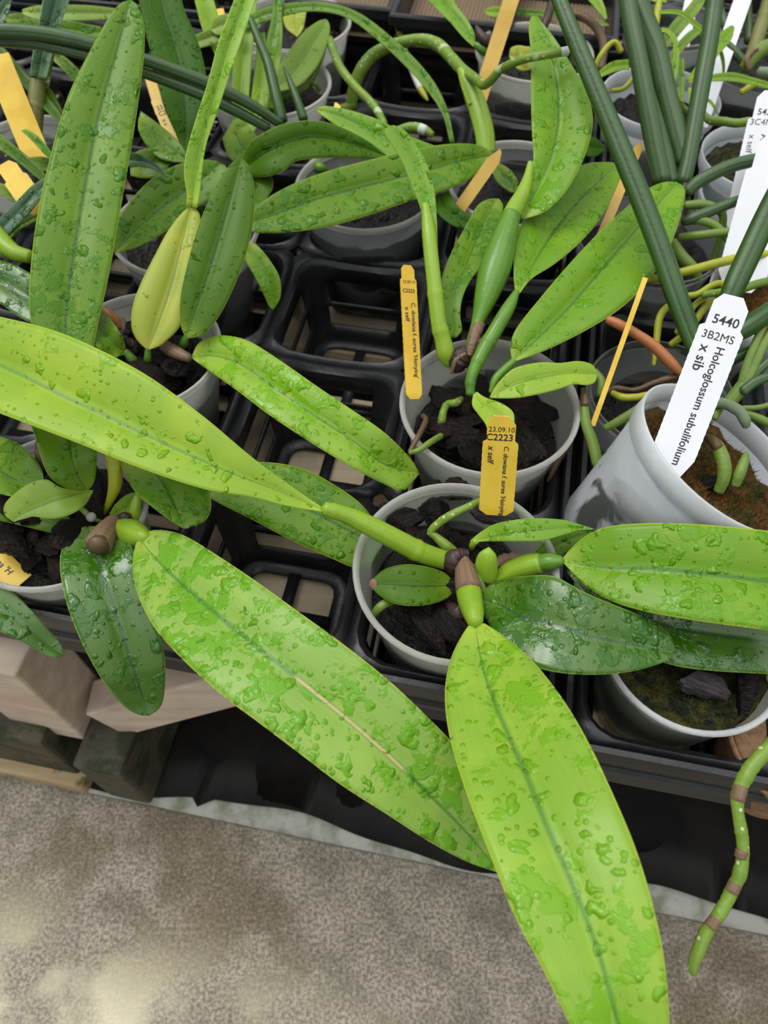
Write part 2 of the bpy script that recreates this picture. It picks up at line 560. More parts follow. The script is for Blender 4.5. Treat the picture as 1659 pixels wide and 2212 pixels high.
def plastic(name, col, cover, rough, stain=None, trans=0.35):
    """thin clear or frosted plastic: part of the light passes straight, part is scattered"""
    m, nt, out = new_mat(name)
    g = G(nt)
    tc = g.node('ShaderNodeTexCoord')
    obj = tc.outputs['Object']
    nz = g.noise(obj, 55, 4, 0.6)
    c = g.mix(g.step(nz, 0.42, 0.72, 0.0, 0.35), col, tuple(k*0.62 for k in col))
    cov = g.step(nz, 0.3, 0.75, cover*0.82, min(1, cover*1.2))
    if stain:
        s = g.noise(obj, stain[0], 3, 0.55, 0.4)
        sm = g.step(s, stain[1], stain[1]+0.07)
        sp = g.node('ShaderNodeSeparateXYZ')
        g.link(obj, sp.inputs[0])
        sm = g.math('MULTIPLY', sm, g.step(sp.outputs[2], stain[2], stain[2]+0.012, 1.0, 0.0))
        c = g.mix(g.math('MULTIPLY', sm, 0.92), c, stain[3])
        cov = g.math('MAXIMUM', cov, g.math('MULTIPLY', sm, 0.9))
    nrm = g.bump(g.noise(obj, 35, 2, 0.5), 0.12, 0.002)
    b = principled(g, c, rough, 0.5, nrm)
    tl = g.node('ShaderNodeBsdfTranslucent')
    g.put(tl.inputs['Color'], c)
    m1 = g.node('ShaderNodeMixShader')
    m1.inputs[0].default_value = trans
    g.link(b.outputs[0], m1.inputs[1])
    g.link(tl.outputs[0], m1.inputs[2])
    tp = g.node('ShaderNodeBsdfTransparent')
    tp.inputs[0].default_value = (0.93, 0.94, 0.93, 1)
    fr = g.node('ShaderNodeFresnel')
    fr.inputs['IOR'].default_value = 1.2
    cov = g.math('ADD', cov, g.math('MULTIPLY', fr.outputs[0], 0.7), clamp=True)
    m2 = g.node('ShaderNodeMixShader')
    g.link(cov, m2.inputs[0])
    g.link(tp.outputs[0], m2.inputs[1])
    g.link(m1.outputs[0], m2.inputs[2])
    g.link(m2.outputs[0], out.inputs['Surface'])
    return m
CLEAR = plastic('clear_pot_plastic', (0.66, 0.67, 0.60), 0.062, 0.14, trans=0.5)
CLEARRIM = plastic('clear_pot_rim', (0.88, 0.86, 0.81), 0.48, 0.09, trans=0.45)
CLEARER = plastic('very_clear_pot_plastic', (0.45, 0.47, 0.47), 0.035, 0.10)
FROST = plastic('frosted_pot_plastic', (0.90, 0.92, 0.95), 0.44, 0.28, trans=0.5)
FROSTRIM = plastic('frosted_pot_rim', (0.92, 0.93, 0.96), 0.72, 0.25, trans=0.45)
FROSTDIRTY = plastic('frosted_pot_dirty', (0.84, 0.86, 0.91), 0.50, 0.25, stain=(30, 0.515, 0.064, (0.055, 0.058, 0.050)))

def wood_mat(name, a, b, moss=None):
    m, nt, out = new_mat(name)
    g = G(nt)
    tc = g.node('ShaderNodeTexCoord')
    obj = tc.outputs['Object']
    gr = g.noise(g.scale(obj, (6, 90, 90)), 1.0, 4, 0.55, 0.3)
    bl = g.noise(obj, 22, 4, 0.6)
    col = g.mix(g.step(gr, 0.3, 0.7), a, b)
    col = g.mix(g.math('MULTIPLY', g.step(bl, 0.5, 0.8), 0.6), col, tuple(c*0.55 for c in a))
    if moss:
        col = g.mix(g.step(g.noise(obj, 30, 5, 0.65), moss[0], moss[0]+0.1), col, moss[1])
    nrm = g.bump(gr, 0.3, 0.001)
    bs = principled(g, col, 0.65, 0.3, nrm)
    g.link(bs.outputs[0], out.inputs['Surface'])
    return m
WOODPALE = wood_mat('pale_wood', (0.52, 0.40, 0.31), (0.64, 0.52, 0.43))
WOODSLAT = wood_mat('slat_wood', (0.42, 0.33, 0.22), (0.52, 0.42, 0.30), (0.62, (0.10, 0.09, 0.05)))
WOODDARK = wood_mat('mossy_dark_wood', (0.055, 0.050, 0.034), (0.09, 0.078, 0.05), (0.50, (0.030, 0.034, 0.014)))
WOODTAN = wood_mat('mossy_tan_wood', (0.34, 0.24, 0.13), (0.42, 0.32, 0.19), (0.55, (0.10, 0.10, 0.03)))

def concrete():
    m, nt, out = new_mat('worn_concrete')
    g = G(nt)
    tc = g.node('ShaderNodeTexCoord')
    obj = tc.outputs['Object']
    big = g.noise(obj, 6.5, 4, 0.6)
    midn = g.noise(obj, 26, 4, 0.65)
    fine = g.noise(obj, 400, 5, 0.75)
    col = g.mix(g.step(midn, 0.36, 0.66), (0.46, 0.39, 0.31), (0.26, 0.225, 0.175))
    col = g.mix(g.step(big, 0.50, 0.62, 0.0, 0.75), col, (0.21, 0.155, 0.09))
    col = g.mix(g.step(g.noise(obj, 11, 3, 0.6), 0.60, 0.72, 0.0, 0.8), col, (0.085, 0.085, 0.055))
    col = g.mix(g.step(fine, 0.42, 0.56, 0.70, 0.0), col, (0.075, 0.062, 0.045))
    col = g.mix(g.step(fine, 0.56, 0.68, 0.0, 0.5), col, (0.58, 0.52, 0.43))
    # bright light on the wet path, painted into the colour as pale patches
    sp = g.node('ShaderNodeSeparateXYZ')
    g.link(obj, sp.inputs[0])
    light_patch = g.noise(obj, 13, 3, 0.55)
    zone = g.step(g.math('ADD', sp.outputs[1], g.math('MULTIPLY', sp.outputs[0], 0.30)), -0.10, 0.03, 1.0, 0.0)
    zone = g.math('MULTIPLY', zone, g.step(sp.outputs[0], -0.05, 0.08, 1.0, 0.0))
    col = g.mix(g.math('MULTIPLY', g.step(light_patch, 0.42, 0.62), g.math('MULTIPLY', zone, 0.85)), col, (0.88, 0.80, 0.56))
    nrm = g.bump(fine, 0.5, 0.002)
    b = principled(g, col, 0.55, 0.4, nrm)
    g.link(b.outputs[0], out.inputs['Surface'])
    return m
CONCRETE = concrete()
STRIP = simple('lichened_edging', (0.44, 0.43, 0.38), 0.6, 0.3, (60, 0.3, 0.002), (0.22, 0.23, 0.16), 45)
MATMAT = simple('black_weed_mat', (0.007, 0.006, 0.006), 0.5, 0.18, (90, 0.25, 0.002), (0.013, 0.011, 0.009), 25)
MOSSA = simple('brown_moss', (0.20, 0.085, 0.015), 0.7, 0.3, (520, 1.0, 0.003), (0.055, 0.062, 0.008), 95)
MOSSB = simple('dark_green_moss', (0.012, 0.018, 0.003), 0.5, 0.4, (480, 1.0, 0.003), (0.085, 0.075, 0.010), 120)
SOIL = simple('dark_bark_mix', (0.004, 0.003, 0.003), 0.35, 0.4, (200, 1.0, 0.006), (0.014, 0.009, 0.007), 150)
CLAY = simple('speckled_clay', (0.30, 0.17, 0.09), 0.7, 0.2, (120, 0.3, 0.002), (0.20, 0.11, 0.06), 300)
NET = simple('beige_plastic_net', (0.34, 0.24, 0.15), 0.6, 0.3)
# ------------------------------------------------------------------ the setting: floor, edging
YAW = math.radians(-11.0)
TX = Vector((math.cos(YAW), math.sin(YAW), 0))      # along the bench
TY = Vector((-math.sin(YAW), math.cos(YAW), 0))     # away from the path
TZ = Vector((0, 0, 1))

def grid_slab(name, mat, o, X, Y, x0, x1, y0, y1, z, nx, ny, amp, thick, fx=None):
    """a slab with a slightly uneven top and an optional wavy near edge"""
    V, F = [], []
    for j in range(ny+1):
        for i in range(nx+1):
            x = x0+(x1-x0)*i/nx
            ya = y0 + (fx(x) if fx else 0)
            y = ya+(y1-ya)*j/ny
            p = o + X*x + Y*y
            V.append((p.x, p.y, z + amp*noise.noise(Vector((x*18, y*18, 3.1)))))
    nt = len(V)
    V += [(v[0], v[1], z-thick) for v in V]
    w = nx+1
    for j in range(ny):
        for i in range(nx):
            a = j*w+i
            F.append((a, a+1, a+w+1, a+w))
            F.append((nt+a, nt+a+w, nt+a+w+1, nt+a+1))
    for i in range(nx):
        F.append((i, nt+i, nt+i+1, i+1))
        a = ny*w+i
        F.append((a, a+1, nt+a+1, nt+a))
    for j in range(ny):
        a = j*w
        F.append((a, a+w, nt+a+w, nt+a))
        a = j*w+nx
        F.append((a, nt+a, nt+a+w, a+w))
    return link_mesh(name, V, F, mat)

O0 = Vector((0.0, 0.103, 0))       # a point on the line where path and bench ground meet
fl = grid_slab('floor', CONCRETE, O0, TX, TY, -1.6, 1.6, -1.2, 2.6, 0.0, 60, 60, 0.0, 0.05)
fl['kind'] = 'structure'
st = grid_slab('trim_1', STRIP, O0, TX, TY, -1.2, 1.2, -0.0015, 0.03, 0.012, 120, 2, 0.0012, 0.0115)
st['kind'] = 'structure'

def mat_edge(x):
    e = 0.0065 + 0.0075*math.cos((x+0.09)*math.pi/0.15) + 0.0012*math.sin(x*70)
    e -= 0.009*math.exp(-((x+0.148)/0.004)**2)
    return e
wm = grid_slab('weed_mat', MATMAT, O0, TX, TY, -1.2, 1.2, 0.0, 1.4, 0.0178, 400, 40, 0.003, 0.0008, mat_edge)
tag(wm, 'black weed control mat covering the ground under the bench', 'ground cover')

# glazing bars of the greenhouse roof, high overhead
V, F = [], []
for k in range(-5, 6):
    vs, fs = box_mesh(Vector((k*0.62+0.1, 0.4, 2.6)), TX, TY, TZ, 0.03, 3.4, 0.04)
    F += [tuple(i+len(V) for i in f) for f in fs]
    V += vs
for k in range(-3, 4):
    vs, fs = box_mesh(Vector((0.1, k*1.1+0.2, 2.66)), TX, TY, TZ, 3.4, 0.022, 0.02)
    F += [tuple(i+len(V) for i in f) for f in fs]
    V += vs
rf = link_mesh('ceiling', V, F, simple('roof_bar_paint', (0.30, 0.31, 0.30), 0.5), flat=True)
rf['kind'] = 'structure'

# ------------------------------------------------------------------ pot trays
G0 = Vector((0.035, 0.173, 0))
PITCHC = 0.0945

def make_tray(o, ci0, ci1, cj0, cj1, zt, name, label):
    V, F = [], []
    hc = PITCHC/2
    NA = 48
    def rsq(half, r, a):
        """point of a rounded square at angle a"""
        c, s = math.cos(a), math.sin(a)
        k = 1/max(abs(c), abs(s))
        x, y = c*k*half, s*k*half
        q = half - r
        if abs(x) > q and abs(y) > q:
            dx, dy = abs(x)-q, abs(y)-q
            l = math.hypot(dx, dy)
            if l > 0:
                # move to the corner arc along the ray from the corner centre
                x = math.copysign(q+dx/l*r, x)
                y = math.copysign(q+dy/l*r, y)
        return x, y
    rings = [(hc, 0.0001, 0.0), (0.0435, 0.017, 0.0004), (0.0415, 0.016, -0.0016), (0.0405, 0.0155, -0.006), (0.0395, 0.015, -0.016),
             (0.0375, 0.0145, -0.033), (0.037, 0.0142, -0.037), (0.0352, 0.0135, -0.052), (0.034, 0.013, -0.060),
             (0.0325, 0.0125, -0.064), (0.0255, 0.008, -0.064)]
    for ci in range(ci0, ci1+1):
        for cj in range(cj0, cj1+1):
            cx, cy = ci*PITCHC, cj*PITCHC
            base = len(V)
            for half, r, z in rings:
                for k in range(NA):
                    a = 2*math.pi*(k+0.5)/NA
                    x, y = rsq(half, r, a)
                    zz = z
                    if half == hc:
                        t = min(abs(x), abs(y))/hc
                        zz -= 0.0055*(1-t*t)        # the bars dip between the corner posts
                    elif z > -0.004:
                        t = min(abs(x), abs(y))/half
                        zz -= 0.004*(1-t*t)
                    p = o + TX*(cx+x) + TY*(cy+y)
                    V.append((p.x, p.y, ZR+zt+zz))
            for i in range(len(rings)-1):
                for k in range(NA):
                    a = 2*math.pi*(k+1)/NA
                    side = abs(math.atan2(math.sin(a*4+math.pi), math.cos(a*4+math.pi)))  # 0 at corners
                    mid = abs((a % (math.pi/2)) - math.pi/4)
                    if i in (4, 6) and mid > math.radians(13):
                        continue                    # window in the cell wall
                    b, c = base+i*NA+k, base+i*NA+(k+1) % NA
                    F.append((b, c, c+NA, b+NA))
            # cross bars of the cell floor
            for ax, ay in ((TX, TY), (TY, TX)):
                q = len(V)
                for s, t in ((-0.027, -0.0035), (0.027, -0.0035), (0.027, 0.0035), (-0.027, 0.0035)):
                    p = o + TX*cx + TY*cy + ax*s + ay*t
                    V.append((p.x, p.y, ZR+zt-0.0645))
                F.append((q, q+1, q+2, q+3))
    # rolled outer lip and skirt
    x0, x1 = ci0*PITCHC-hc, ci1*PITCHC+hc
    y0, y1 = cj0*PITCHC-hc, cj1*PITCHC+hc
    prof = [(0.0, -0.0015), (0.0015, 0.0015), (0.004, 0.001), (0.0052, -0.004), (0.0048, -0.014), (0.0066, -0.0155), (0.0066, -0.019), (0.002, -0.019), (0.001, -0.05)]
    def rect(e):
        P = []
        xa, xb, ya, yb = x0-e, x1+e, y0-e, y1+e
        n = 24
        for i in range(n):
            P.append((xa+(xb-xa)*i/n, ya))
        for i in range(n):
            P.append((xb, ya+(yb-ya)*i/n))
        for i in range(n):
            P.append((xb-(xb-xa)*i/n, yb))
        for i in range(n):
            P.append((xa, yb-(yb-ya)*i/n))
        return P
    base = len(V)
    m = 96
    for e, z in prof:
        for x, y in rect(e):
            p = o + TX*x + TY*y
            V.append((p.x, p.y, ZR+zt+z))
    for i in range(len(prof)-1):
        for k in range(m):
            b, c = base+i*m+k, base+i*m+(k+1) % m
            F.append((b, c, c+m, b+m))
    t = link_mesh(name, V, F, TRAYMAT, sharp=32)
    mod = t.modifiers.new('wall_thickness', 'SOLIDIFY')
    mod.thickness = 0.0014
    mod.offset = -1
    tag(t, label, 'tray', 'black pot trays')
    return t

ZT = -0.030
make_tray(G0, -6, 0, 0, 5, ZT, 'pot_tray', 'black plastic pot tray with several empty cells left of the seam between trays')
make_tray(G0 + TX*0.1085 - TY*0.014, 0, 3, 0, 5, ZT-0.001, 'pot_tray', 'black plastic pot tray under the frosted pots on the right side')
make_tray(G0 - TX*0.02 + TY*(6*PITCHC+0.022), -7, 4, 0, 3, ZT, 'pot_tray', 'black plastic pot tray at the back under the netted seedling trays')

# ------------------------------------------------------------------ wooden bench
bench = root_at('wooden_bench', 'pale wooden slatted bench with mossy base carrying the black pot trays', 'bench', G0+Vector((-0.2, -0.05, 0)))
zs_ = ZR + ZT - 0.067
for k in range(9):
    y = 0.020 + k*0.118
    box('slat', WOODSLAT, G0 + TX*0.0 + TY*(y-0.004) + Vector((0, 0, zs_-0.009)), TX, TY, TZ, 0.78, 0.038, 0.008, bench)
# post under the front left corner, standing on the low rail
pb = at_z(140, 1590, -0.235)
pt = at_z(72, 1405, -0.113)
pc = (Vector((pb.x, pb.y, 0))+Vector((pt.x, pt.y, 0)))/2
hp = (ZR-0.113 - (ZR-0.238))/2
box('post', WOODPALE, pc + TX*(-0.018) + Vector((0, 0.012, ZR-0.238+hp)), TZ, TX, TY, hp, 0.026, 0.020, bench, 0.002)
# diagonal brace rising to the right
ba, bb = at_z(222, 1566, -0.222), at_z(640, 1452, -0.150)
ax = (bb-ba).normalized()
side = ax.cross(TY).normalized()
nn = side.cross(ax).normalized()
box('brace', WOODPALE, (ba+bb)/2 + TY*0.012, ax, nn, side, (bb-ba).length/2, 0.013, 0.0205, bench, 0.002)
# low rail and cross bearer on the ground
rl = at_z(100, 1640, -0.29)
box('rail', WOODDARK, Vector((rl.x, rl.y, 0)) - TX*0.24 + TX*0.03 + TY*0.018 + Vector((0, 0, 0.076)), TX, TY, TZ, 0.235, 0.022, 0.044, bench, 0.003)
box('rail_foot', WOODTAN, Vector((rl.x, rl.y, 0)) - TX*0.24 + TX*0.036 + TY*0.006 + Vector((0, 0, 0.030)), TX, TY, TZ, 0.235, 0.020, 0.009, bench, 0.003)
cbp = at_z(262, 1700, -0.30)
box('bearer', WOODDARK, Vector((cbp.x, cbp.y, 0.066)) + TY*0.16 + TX*0.004, TY, TX, TZ, 0.165, 0.018, 0.044, bench, 0.003)
for xx in (0.62, -0.62):
    box('post', WOODPALE, G0 + TX*xx + TY*0.30 + Vector((0, 0, (zs_-0.018)/2+0.012)), TZ, TX, TY, (zs_-0.018)/2-0.012, 0.030, 0.022, bench)
bl_ = at_z(1352, 1628, -0.115)
box('bearer', WOODPALE, Vector((bl_.x, bl_.y, ZR-0.118)) + TY*0.10, TY, TX, TZ, 0.10, 0.014, 0.008, bench, 0.001)
box('crossbeam', WOODPALE, G0 + TY*0.30 + Vector((0, 0, zs_-0.037)), TX, TY, TZ, 0.62, 0.015, 0.019, bench)

# ------------------------------------------------------------------ pots
def pot(u, v, z, r, label, wall=None, rim=None, h=0.088, axis=None, taper=0.63, band=0.0045, group=None, twist=0.0):
    wall, rim = wall or CLEAR, rim or CLEARRIM
    c = at_z(u, v, z)
    ax = (axis or Vector((0, 0, 1))).normalized()
    X = ax.orthogonal().normalized()
    Y = ax.cross(X)
    root = root_at('plant_pot', label, 'pot', c - ax*h, group)
    def lathe(name, prof, mat, close=True):
        n = 56
        V, F = [], []
        for pr, pz in prof:
            for k in range(n):
                a = 2*math.pi*k/n
                V.append(c + ax*pz + X*(math.cos(a)*pr) + Y*(math.sin(a)*pr))
        m = len(prof)
        for i in range(m if close else m-1):
            j = (i+1) % m
            for k in range(n):
                F.append((i*n+k, i*n+(k+1) % n, j*n+(k+1) % n, j*n+k))
        return link_mesh(name, V, F, mat, root)
    t = 0.0008
    rb = r*taper
    w0 = r*0.965
    f = lambda z: rb + (w0-rb)*(1+z/h)
    prof = [(f(-band), -band), (f(-0.03), -0.03), (f(-0.06), -0.06), (rb+0.0008, -h+0.002), (rb-0.002, -h), (rb*0.25, -h+0.001),
            (rb*0.25, -h+0.002), (rb-0.003, -h+0.0012), (f(-0.06)-t, -0.06), (f(-0.03)-t, -0.03), (f(-band)-t, -band)]
    lathe('pot_wall', prof, wall)
    rp = [(f(-band)-t, -band), (w0-0.0012, -0.001), (w0-0.0002, 0.0002), (r-0.0006, 0.0003), (r, -0.0006), (r, -0.0016), (w0+0.0010, -0.0026), (f(-band)+0.0009, -band)]
    if band > 0.008:
        rp = [(f(-band)-t, -band), (r-0.0016, -0.001), (r-0.0008, 0.0003), (r, -0.0005), (r-0.0004, -band*0.5), (f(-band)+0.0022, -band), (f(-band)+0.0008, -band-0.0004)]
    lathe('rim', rp, rim)
    return root, c, ax, X, Y, f

# growing medium filling a pot: one uneven plug of material
def plug(P, mat, depth, name, label, cat, amp=0.003, seed=0.0, tufts=0, tuftmat=None, rough=140, thick=None):
    root, c, ax, X, Y, f = P
    n, m = 40, 14
    V, F = [], []
    R = f(-depth)-0.0016
    low = thick or 0.05
    V.append(c - ax*depth)
    for i in range(1, m+1):
        for k in range(n):
            a = 2*math.pi*k/n
            rr = R*i/m
            x, y = math.cos(a)*rr, math.sin(a)*rr
            hh = amp*(noise.noise(Vector((x*rough, y*rough, seed))) + 0.6*noise.noise(Vector((x*rough*2.6, y*rough*2.6, seed+5))))
            V.append(c + X*x + Y*y + ax*(hh-depth))
    for k in range(n):
        F.append((0, 1+k, 1+(k+1) % n))
    for i in range(m-1):
        for k in range(n):
            a, b = 1+i*n+k, 1+i*n+(k+1) % n
            F.append((a, a+n, b+n, b))
    base = 1+(m-1)*n
    q = len(V)
    R2 = f(-depth-low)-0.0018
    for k in range(n):
        a = 2*math.pi*k/n
        V.append(c + X*(math.cos(a)*R2) + Y*(math.sin(a)*R2) - ax*(depth+low))
    for k in range(n):
        F.append((base+k, q+k, q+(k+1) % n, base+(k+1) % n))
    F.append(tuple(range(q, q+n)))
    rng = random.Random(int(seed*10)+3)
    for _ in range(tufts):
        a, rr = rng.random()*6.283, R*math.sqrt(rng.random())*0.90
        x, y = math.cos(a)*rr, math.sin(a)*rr
        hh = amp*(noise.noise(Vector((x*rough, y*rough, seed))) + 0.6*noise.noise(Vector((x*rough*2.6, y*rough*2.6, seed+5))))
        b0 = c + X*x + Y*y + ax*(hh-depth-0.0004)
        d = (ax + X*rng.uniform(-.8, .8) + Y*rng.uniform(-.8, .8)).normalized()*rng.uniform(0.002, 0.0052)
        w = X*rng.uniform(-1, 1)+Y*rng.uniform(-1, 1)
        w = w.normalized()*0.00035
        w2 = d.cross(w).normalized()*0.00035
        q = len(V)
        V += [b0+w, b0-w*0.5+w2, b0-w*0.5-w2, b0+d]
        F += [(q, q+1, q+3), (q+1, q+2, q+3), (q+2, q, q+3)]
    o = link_mesh(name, V, F, mat)
    return tag(o, label, cat, None, 'stuff')

# chunks of bark lying in a pot
def chunk_mesh(seed, a, b, c):
    rng = random.Random(seed)
    bm = bmesh.new()
    bmesh.ops.create_icosphere(bm, subdivisions=4, radius=1.25)
    planes = [(Vector((0, 0, 1)), rng.uniform(0.5, 0.7)), (Vector((0, 0, -1)), 0.6)]
    for _ in range(11):
        n = Vector((rng.uniform(-1, 1)*0.8, rng.uniform(-1, 1), rng.uniform(-1, 1))).normalized()
        planes.append((n, rng.uniform(0.60, 0.95)))
    off = Vector((seed, seed*0.37, 0))
    for vv in bm.verts:
        p = vv.co.copy()
        for n, dd in planes:
            k = p.dot(n)-dd
            if k > 0:
                p -= n*k
        # layers and cracks that run along the bark
        rdg = noise.noise(Vector((p.x*0.9, p.y*5.5, p.z*5.5))+off) + 0.5*noise.noise(Vector((p.x*2.2, p.y*12, p.z*12))+off)
        p *= 1+0.11*rdg+0.12*noise.noise(p*2.4+off)
        vv.co = Vector((p.x*a, p.y*b, p.z*c))
    me = bpy.data.meshes.new('bark_chunk')
    bm.to_mesh(me)
    bm.free()
    me.polygons.foreach_set('use_smooth', [True]*len(me.polygons))
    me.set_sharp_from_angle(angle=math.radians(38))
    return me
CHUNKS = [chunk_mesh(i*7.3, 0.0125+0.002*(i % 3), 0.0080+0.001*(i % 2), 0.0060+0.0012*(i % 3)) for i in range(8)]

def bark_fill(P, n, depth, label, group, seed, rmax=0.86, size=1.0, layers=2):
    root, c, ax, X, Y, f = P
    rng = random.Random(seed)
    pts = []
    tries = 0
    while len(pts) < n and tries < 6000:
        tries += 1
        a, rr = rng.random()*6.283, math.sqrt(rng.random())*rmax
        lay = 0 if len(pts) < n*0.6 else 1
        R = f(-depth)-0.012*size
        x, y = math.cos(a)*rr*R, math.sin(a)*rr*R
        if any(math.hypot(x-q[0], y-q[1]) < 0.0130*size and q[2] == lay for q in pts):
            continue
        pts.append((x, y, lay))
    for i, (x, y, lay) in enumerate(pts):
        me = CHUNKS[rng.randrange(8)]
        o = bpy.data.objects.new('bark_chunk', me)
        COL.objects.link(o)
        if not me.materials:
            me.materials.append(BARK)
        o.location = c + X*x + Y*y - ax*(depth - 0.005 - lay*0.008)
        o.rotation_euler = (rng.uniform(-.8, .8), rng.uniform(-.6, .6), rng.random()*6.283)
        k = size*rng.uniform(0.78, 1.12)
        o.scale = (k, k, k)
        tag(o, label, 'bark', group)

def loose_chunk(u, v, z, a, b, c, rot, mat, label, seed):
    me = chunk_mesh(seed, a, b, c)
    me.materials.append(mat)
    o = bpy.data.objects.new('bark_chunk', me)
    COL.objects.link(o)
    o.location = at_z(u, v, z)
    o.rotation_euler = rot
    return tag(o, label, 'bark')

# ------------------------------------------------------------------ printed plant labels
def text_mesh(parent, s, origin, X, Y, N, size, shear=0.0, bold=False):
    cu = bpy.data.curves.new('txt', 'FONT')
    cu.body = s
    cu.size = size
    cu.shear = shear
    cu.align_x = 'LEFT'
    cu.align_y = 'CENTER'
    cu.extrude = 0.00006
    cu.resolution_u = 3
    if bold:
        cu.offset = size*0.012
    tmp = bpy.data.objects.new('txt', cu)
    COL.objects.link(tmp)
    bpy.context.view_layer.update()
    me = bpy.data.meshes.new_from_object(tmp.evaluated_get(bpy.context.evaluated_depsgraph_get()))
    bpy.data.objects.remove(tmp)
    bpy.data.curves.remove(cu)
    V = [origin + X*p.co.x + Y*p.co.y + N*p.co.z for p in me.vertices]
    F = [tuple(p.vertices) for p in me.polygons]
    bpy.data.meshes.remove(me)
    return link_mesh('printed_text', V, F, INK, parent, flat=True)

def plant_label(top, bot, wpx, mat, label, texts=(), mode='z', nh=None, head=True, bend=0.0, extra=0.012, point=False, roll=0.0):
    """a stake label from its top (u, v, h) to where it meets the bark (u, v, h)"""
    A, B = place(*top, mode), place(*bot, mode)
    Yv = (A-B).normalized()
    mid = (A+B)/2
    N = (nh or (EYE-mid)).normalized()
    N = (N - Yv*N.dot(Yv)).normalized()
    if roll:
        N = Matrix.Rotation(roll, 3, Yv) @ N
    X = Yv.cross(N).normalized()
    w = wpx*depth_of(mid)/FPX
    Lm = (A-B).length
    hw = w/2
    out = []
    if point:
        out = [(-hw, -extra), (-hw, Lm-w*1.1), (-hw*0.2, Lm), (hw*0.3, Lm-w*0.1), (hw, Lm-w*0.8), (hw, -extra)]
    elif head:
        hh, k = w*0.80, 0.80
        out = [(-hw*0.55, -extra), (-hw, -0.06*w), (-hw, Lm-hh), (-hw*k, Lm-hh+w*0.06), (-hw*k, Lm-w*0.20), (-hw*k+w*0.16, Lm), (hw*k-w*0.2, Lm), (hw*k, Lm-w*0.26),
               (hw*k, Lm-hh+w*0.06), (hw, Lm-hh-w*0.04), (hw, -0.06*w), (hw*0.55, -extra)]
        # serrated edges where the labels were torn from the roll
        def ser(x, ya, yb, s):
            n = max(4, int(abs(yb-ya)/0.0016))
            return [(x+s*(0.00016 if i % 2 else 0), ya+(yb-ya)*i/n) for i in range(1, n)]
        out = out[:2] + ser(-hw, -0.06*w, Lm-hh, -1) + out[2:10] + ser(hw, Lm-hh-w*0.04, -0.06*w, 1) + out[10:]
    else:
        out = [(-hw, -extra), (-hw, Lm), (hw, Lm), (hw, -extra)]
    th = 0.00045
    def P(x, y, z):
        t = y/Lm
        return B + Yv*y + X*x + N*(z + bend*w*(math.sin(math.pi*max(0, min(1, t)))))
    n = len(out)
    V = [P(x, y, th) for x, y in out] + [P(x, y, -th) for x, y in out]
    F = [tuple(range(n)), tuple(range(2*n-1, n-1, -1))] + [(i, (i+1) % n, n+(i+1) % n, n+i) for i in range(n)]
    root = root_at('plant_label', label, 'label', B)
    stake = link_mesh('stake', V, F, mat, root, flat=True)
    for s, x, y, size, rot, sh, bold in texts:
        o = P(x*w, Lm-y*w, th+0.00005)
        if rot:
            text_mesh(stake, s, o, -Yv, X, N, size*w, sh, bold)
        else:
            text_mesh(stake, s, o, X, Yv, N, size*w, sh, bold)
    return root
# ------------------------------------------------------------------ the pots
PA = pot(985, 1225, 0.0, 0.0475, 'clear plastic pot at front centre holding the orchid with the big downward leaf')
PB = pot(1058, 870, 0.0, 0.0478, 'clear plastic pot directly behind the front centre pot, with two yellow labels at its rim')
PC = pot(300, 752, 0.0, 0.0458, 'clear plastic pot behind the long lime leaf at left, below the pale upright leaf')
PE = pot(115, 1095, -0.004, 0.0460, 'clear plastic pot at the left edge with a yellow label lying in it')
PF = pot(400, 488, 0.0, 0.0472, 'clear plastic pot hidden behind the pale upright leaf, second row at left', CLEARER, band=0.005)
PG = pot(790, 400, -0.002, 0.0475, 'clear plastic pot under the long horizontal leaf at the middle', CLEARER)
PH = pot(1121, 391, 0.0, 0.0475, 'clear plastic pot with a pale yellow label leaning over its left rim', CLEARER)
PI = pot(1155, 110, 0.0, 0.0466, 'clear plastic pot at top with a tall yellow label standing in it')
PJ = pot(580, 178, 0.0, 0.0475, 'clear plastic pot holding the bright yellow green strap leaves')
PK = pot(634, 45, 0.0, 0.0475, 'clear plastic pot behind the bright strap leaf pot at top')
PP = pot(1405, 505, 0.0, 0.0475, 'clear plastic pot full of thick green roots behind the big right leaf', CLEARER, CLEAR)
PQ = pot(1428, 848, -0.002, 0.0395, 'very clear plastic pot with an orange root at right of centre', CLEARER, CLEAR)
PS = pot(1500, 1392, -0.014, 0.0415, 'white rimmed clear pot with dark moss at the lower right, under the wet leaf', CLEAR, FROSTRIM)
PL = pot(1428, 208, 0.0, 0.0436, 'frosted pot with wide band holding the small strap leaved plant at top right', FROST, FROSTRIM, band=0.011)
PM = pot(1650, 338, -0.002, 0.0420, 'frosted pot at right edge with pale moss under a white label', FROST, FROSTRIM, band=0.010)
PN = pot(1452, 48, 0.0, 0.0400, 'clear pot at the top edge behind the small strap leaved plant', CLEARER, CLEAR)
PO = pot(1648, 128, 0.0, 0.0440, 'clear pot at the top right corner with thick jointed stems', CLEARER, CLEAR)
tc_ = (EYE - at_z(1565, 985, 0.022)).normalized()
e_ = Vector((0.74, 0.67*SP, 0.67*CP))
PR = pot(1568, 982, 0.024, 0.0462, 'large frosted pot tilted to the right, brown moss inside and a white name label', FROSTDIRTY, FROSTRIM,
         h=0.092, axis=tc_*0.62+e_*0.78, band=0.010, taper=0.80)
PT = pot(1690, 640, -0.004, 0.0420, 'frosted pot cut by the right edge, filled with brown moss', FROST, FROSTRIM, band=0.010)
PU = pot(60, 330, 0.0, 0.0470, 'clear pot far left under the olive stem')
PV = pot(1640, 420, -0.012, 0.0400, 'frosted pot behind the blank white label on the right', FROST, FROSTRIM, band=0.008)

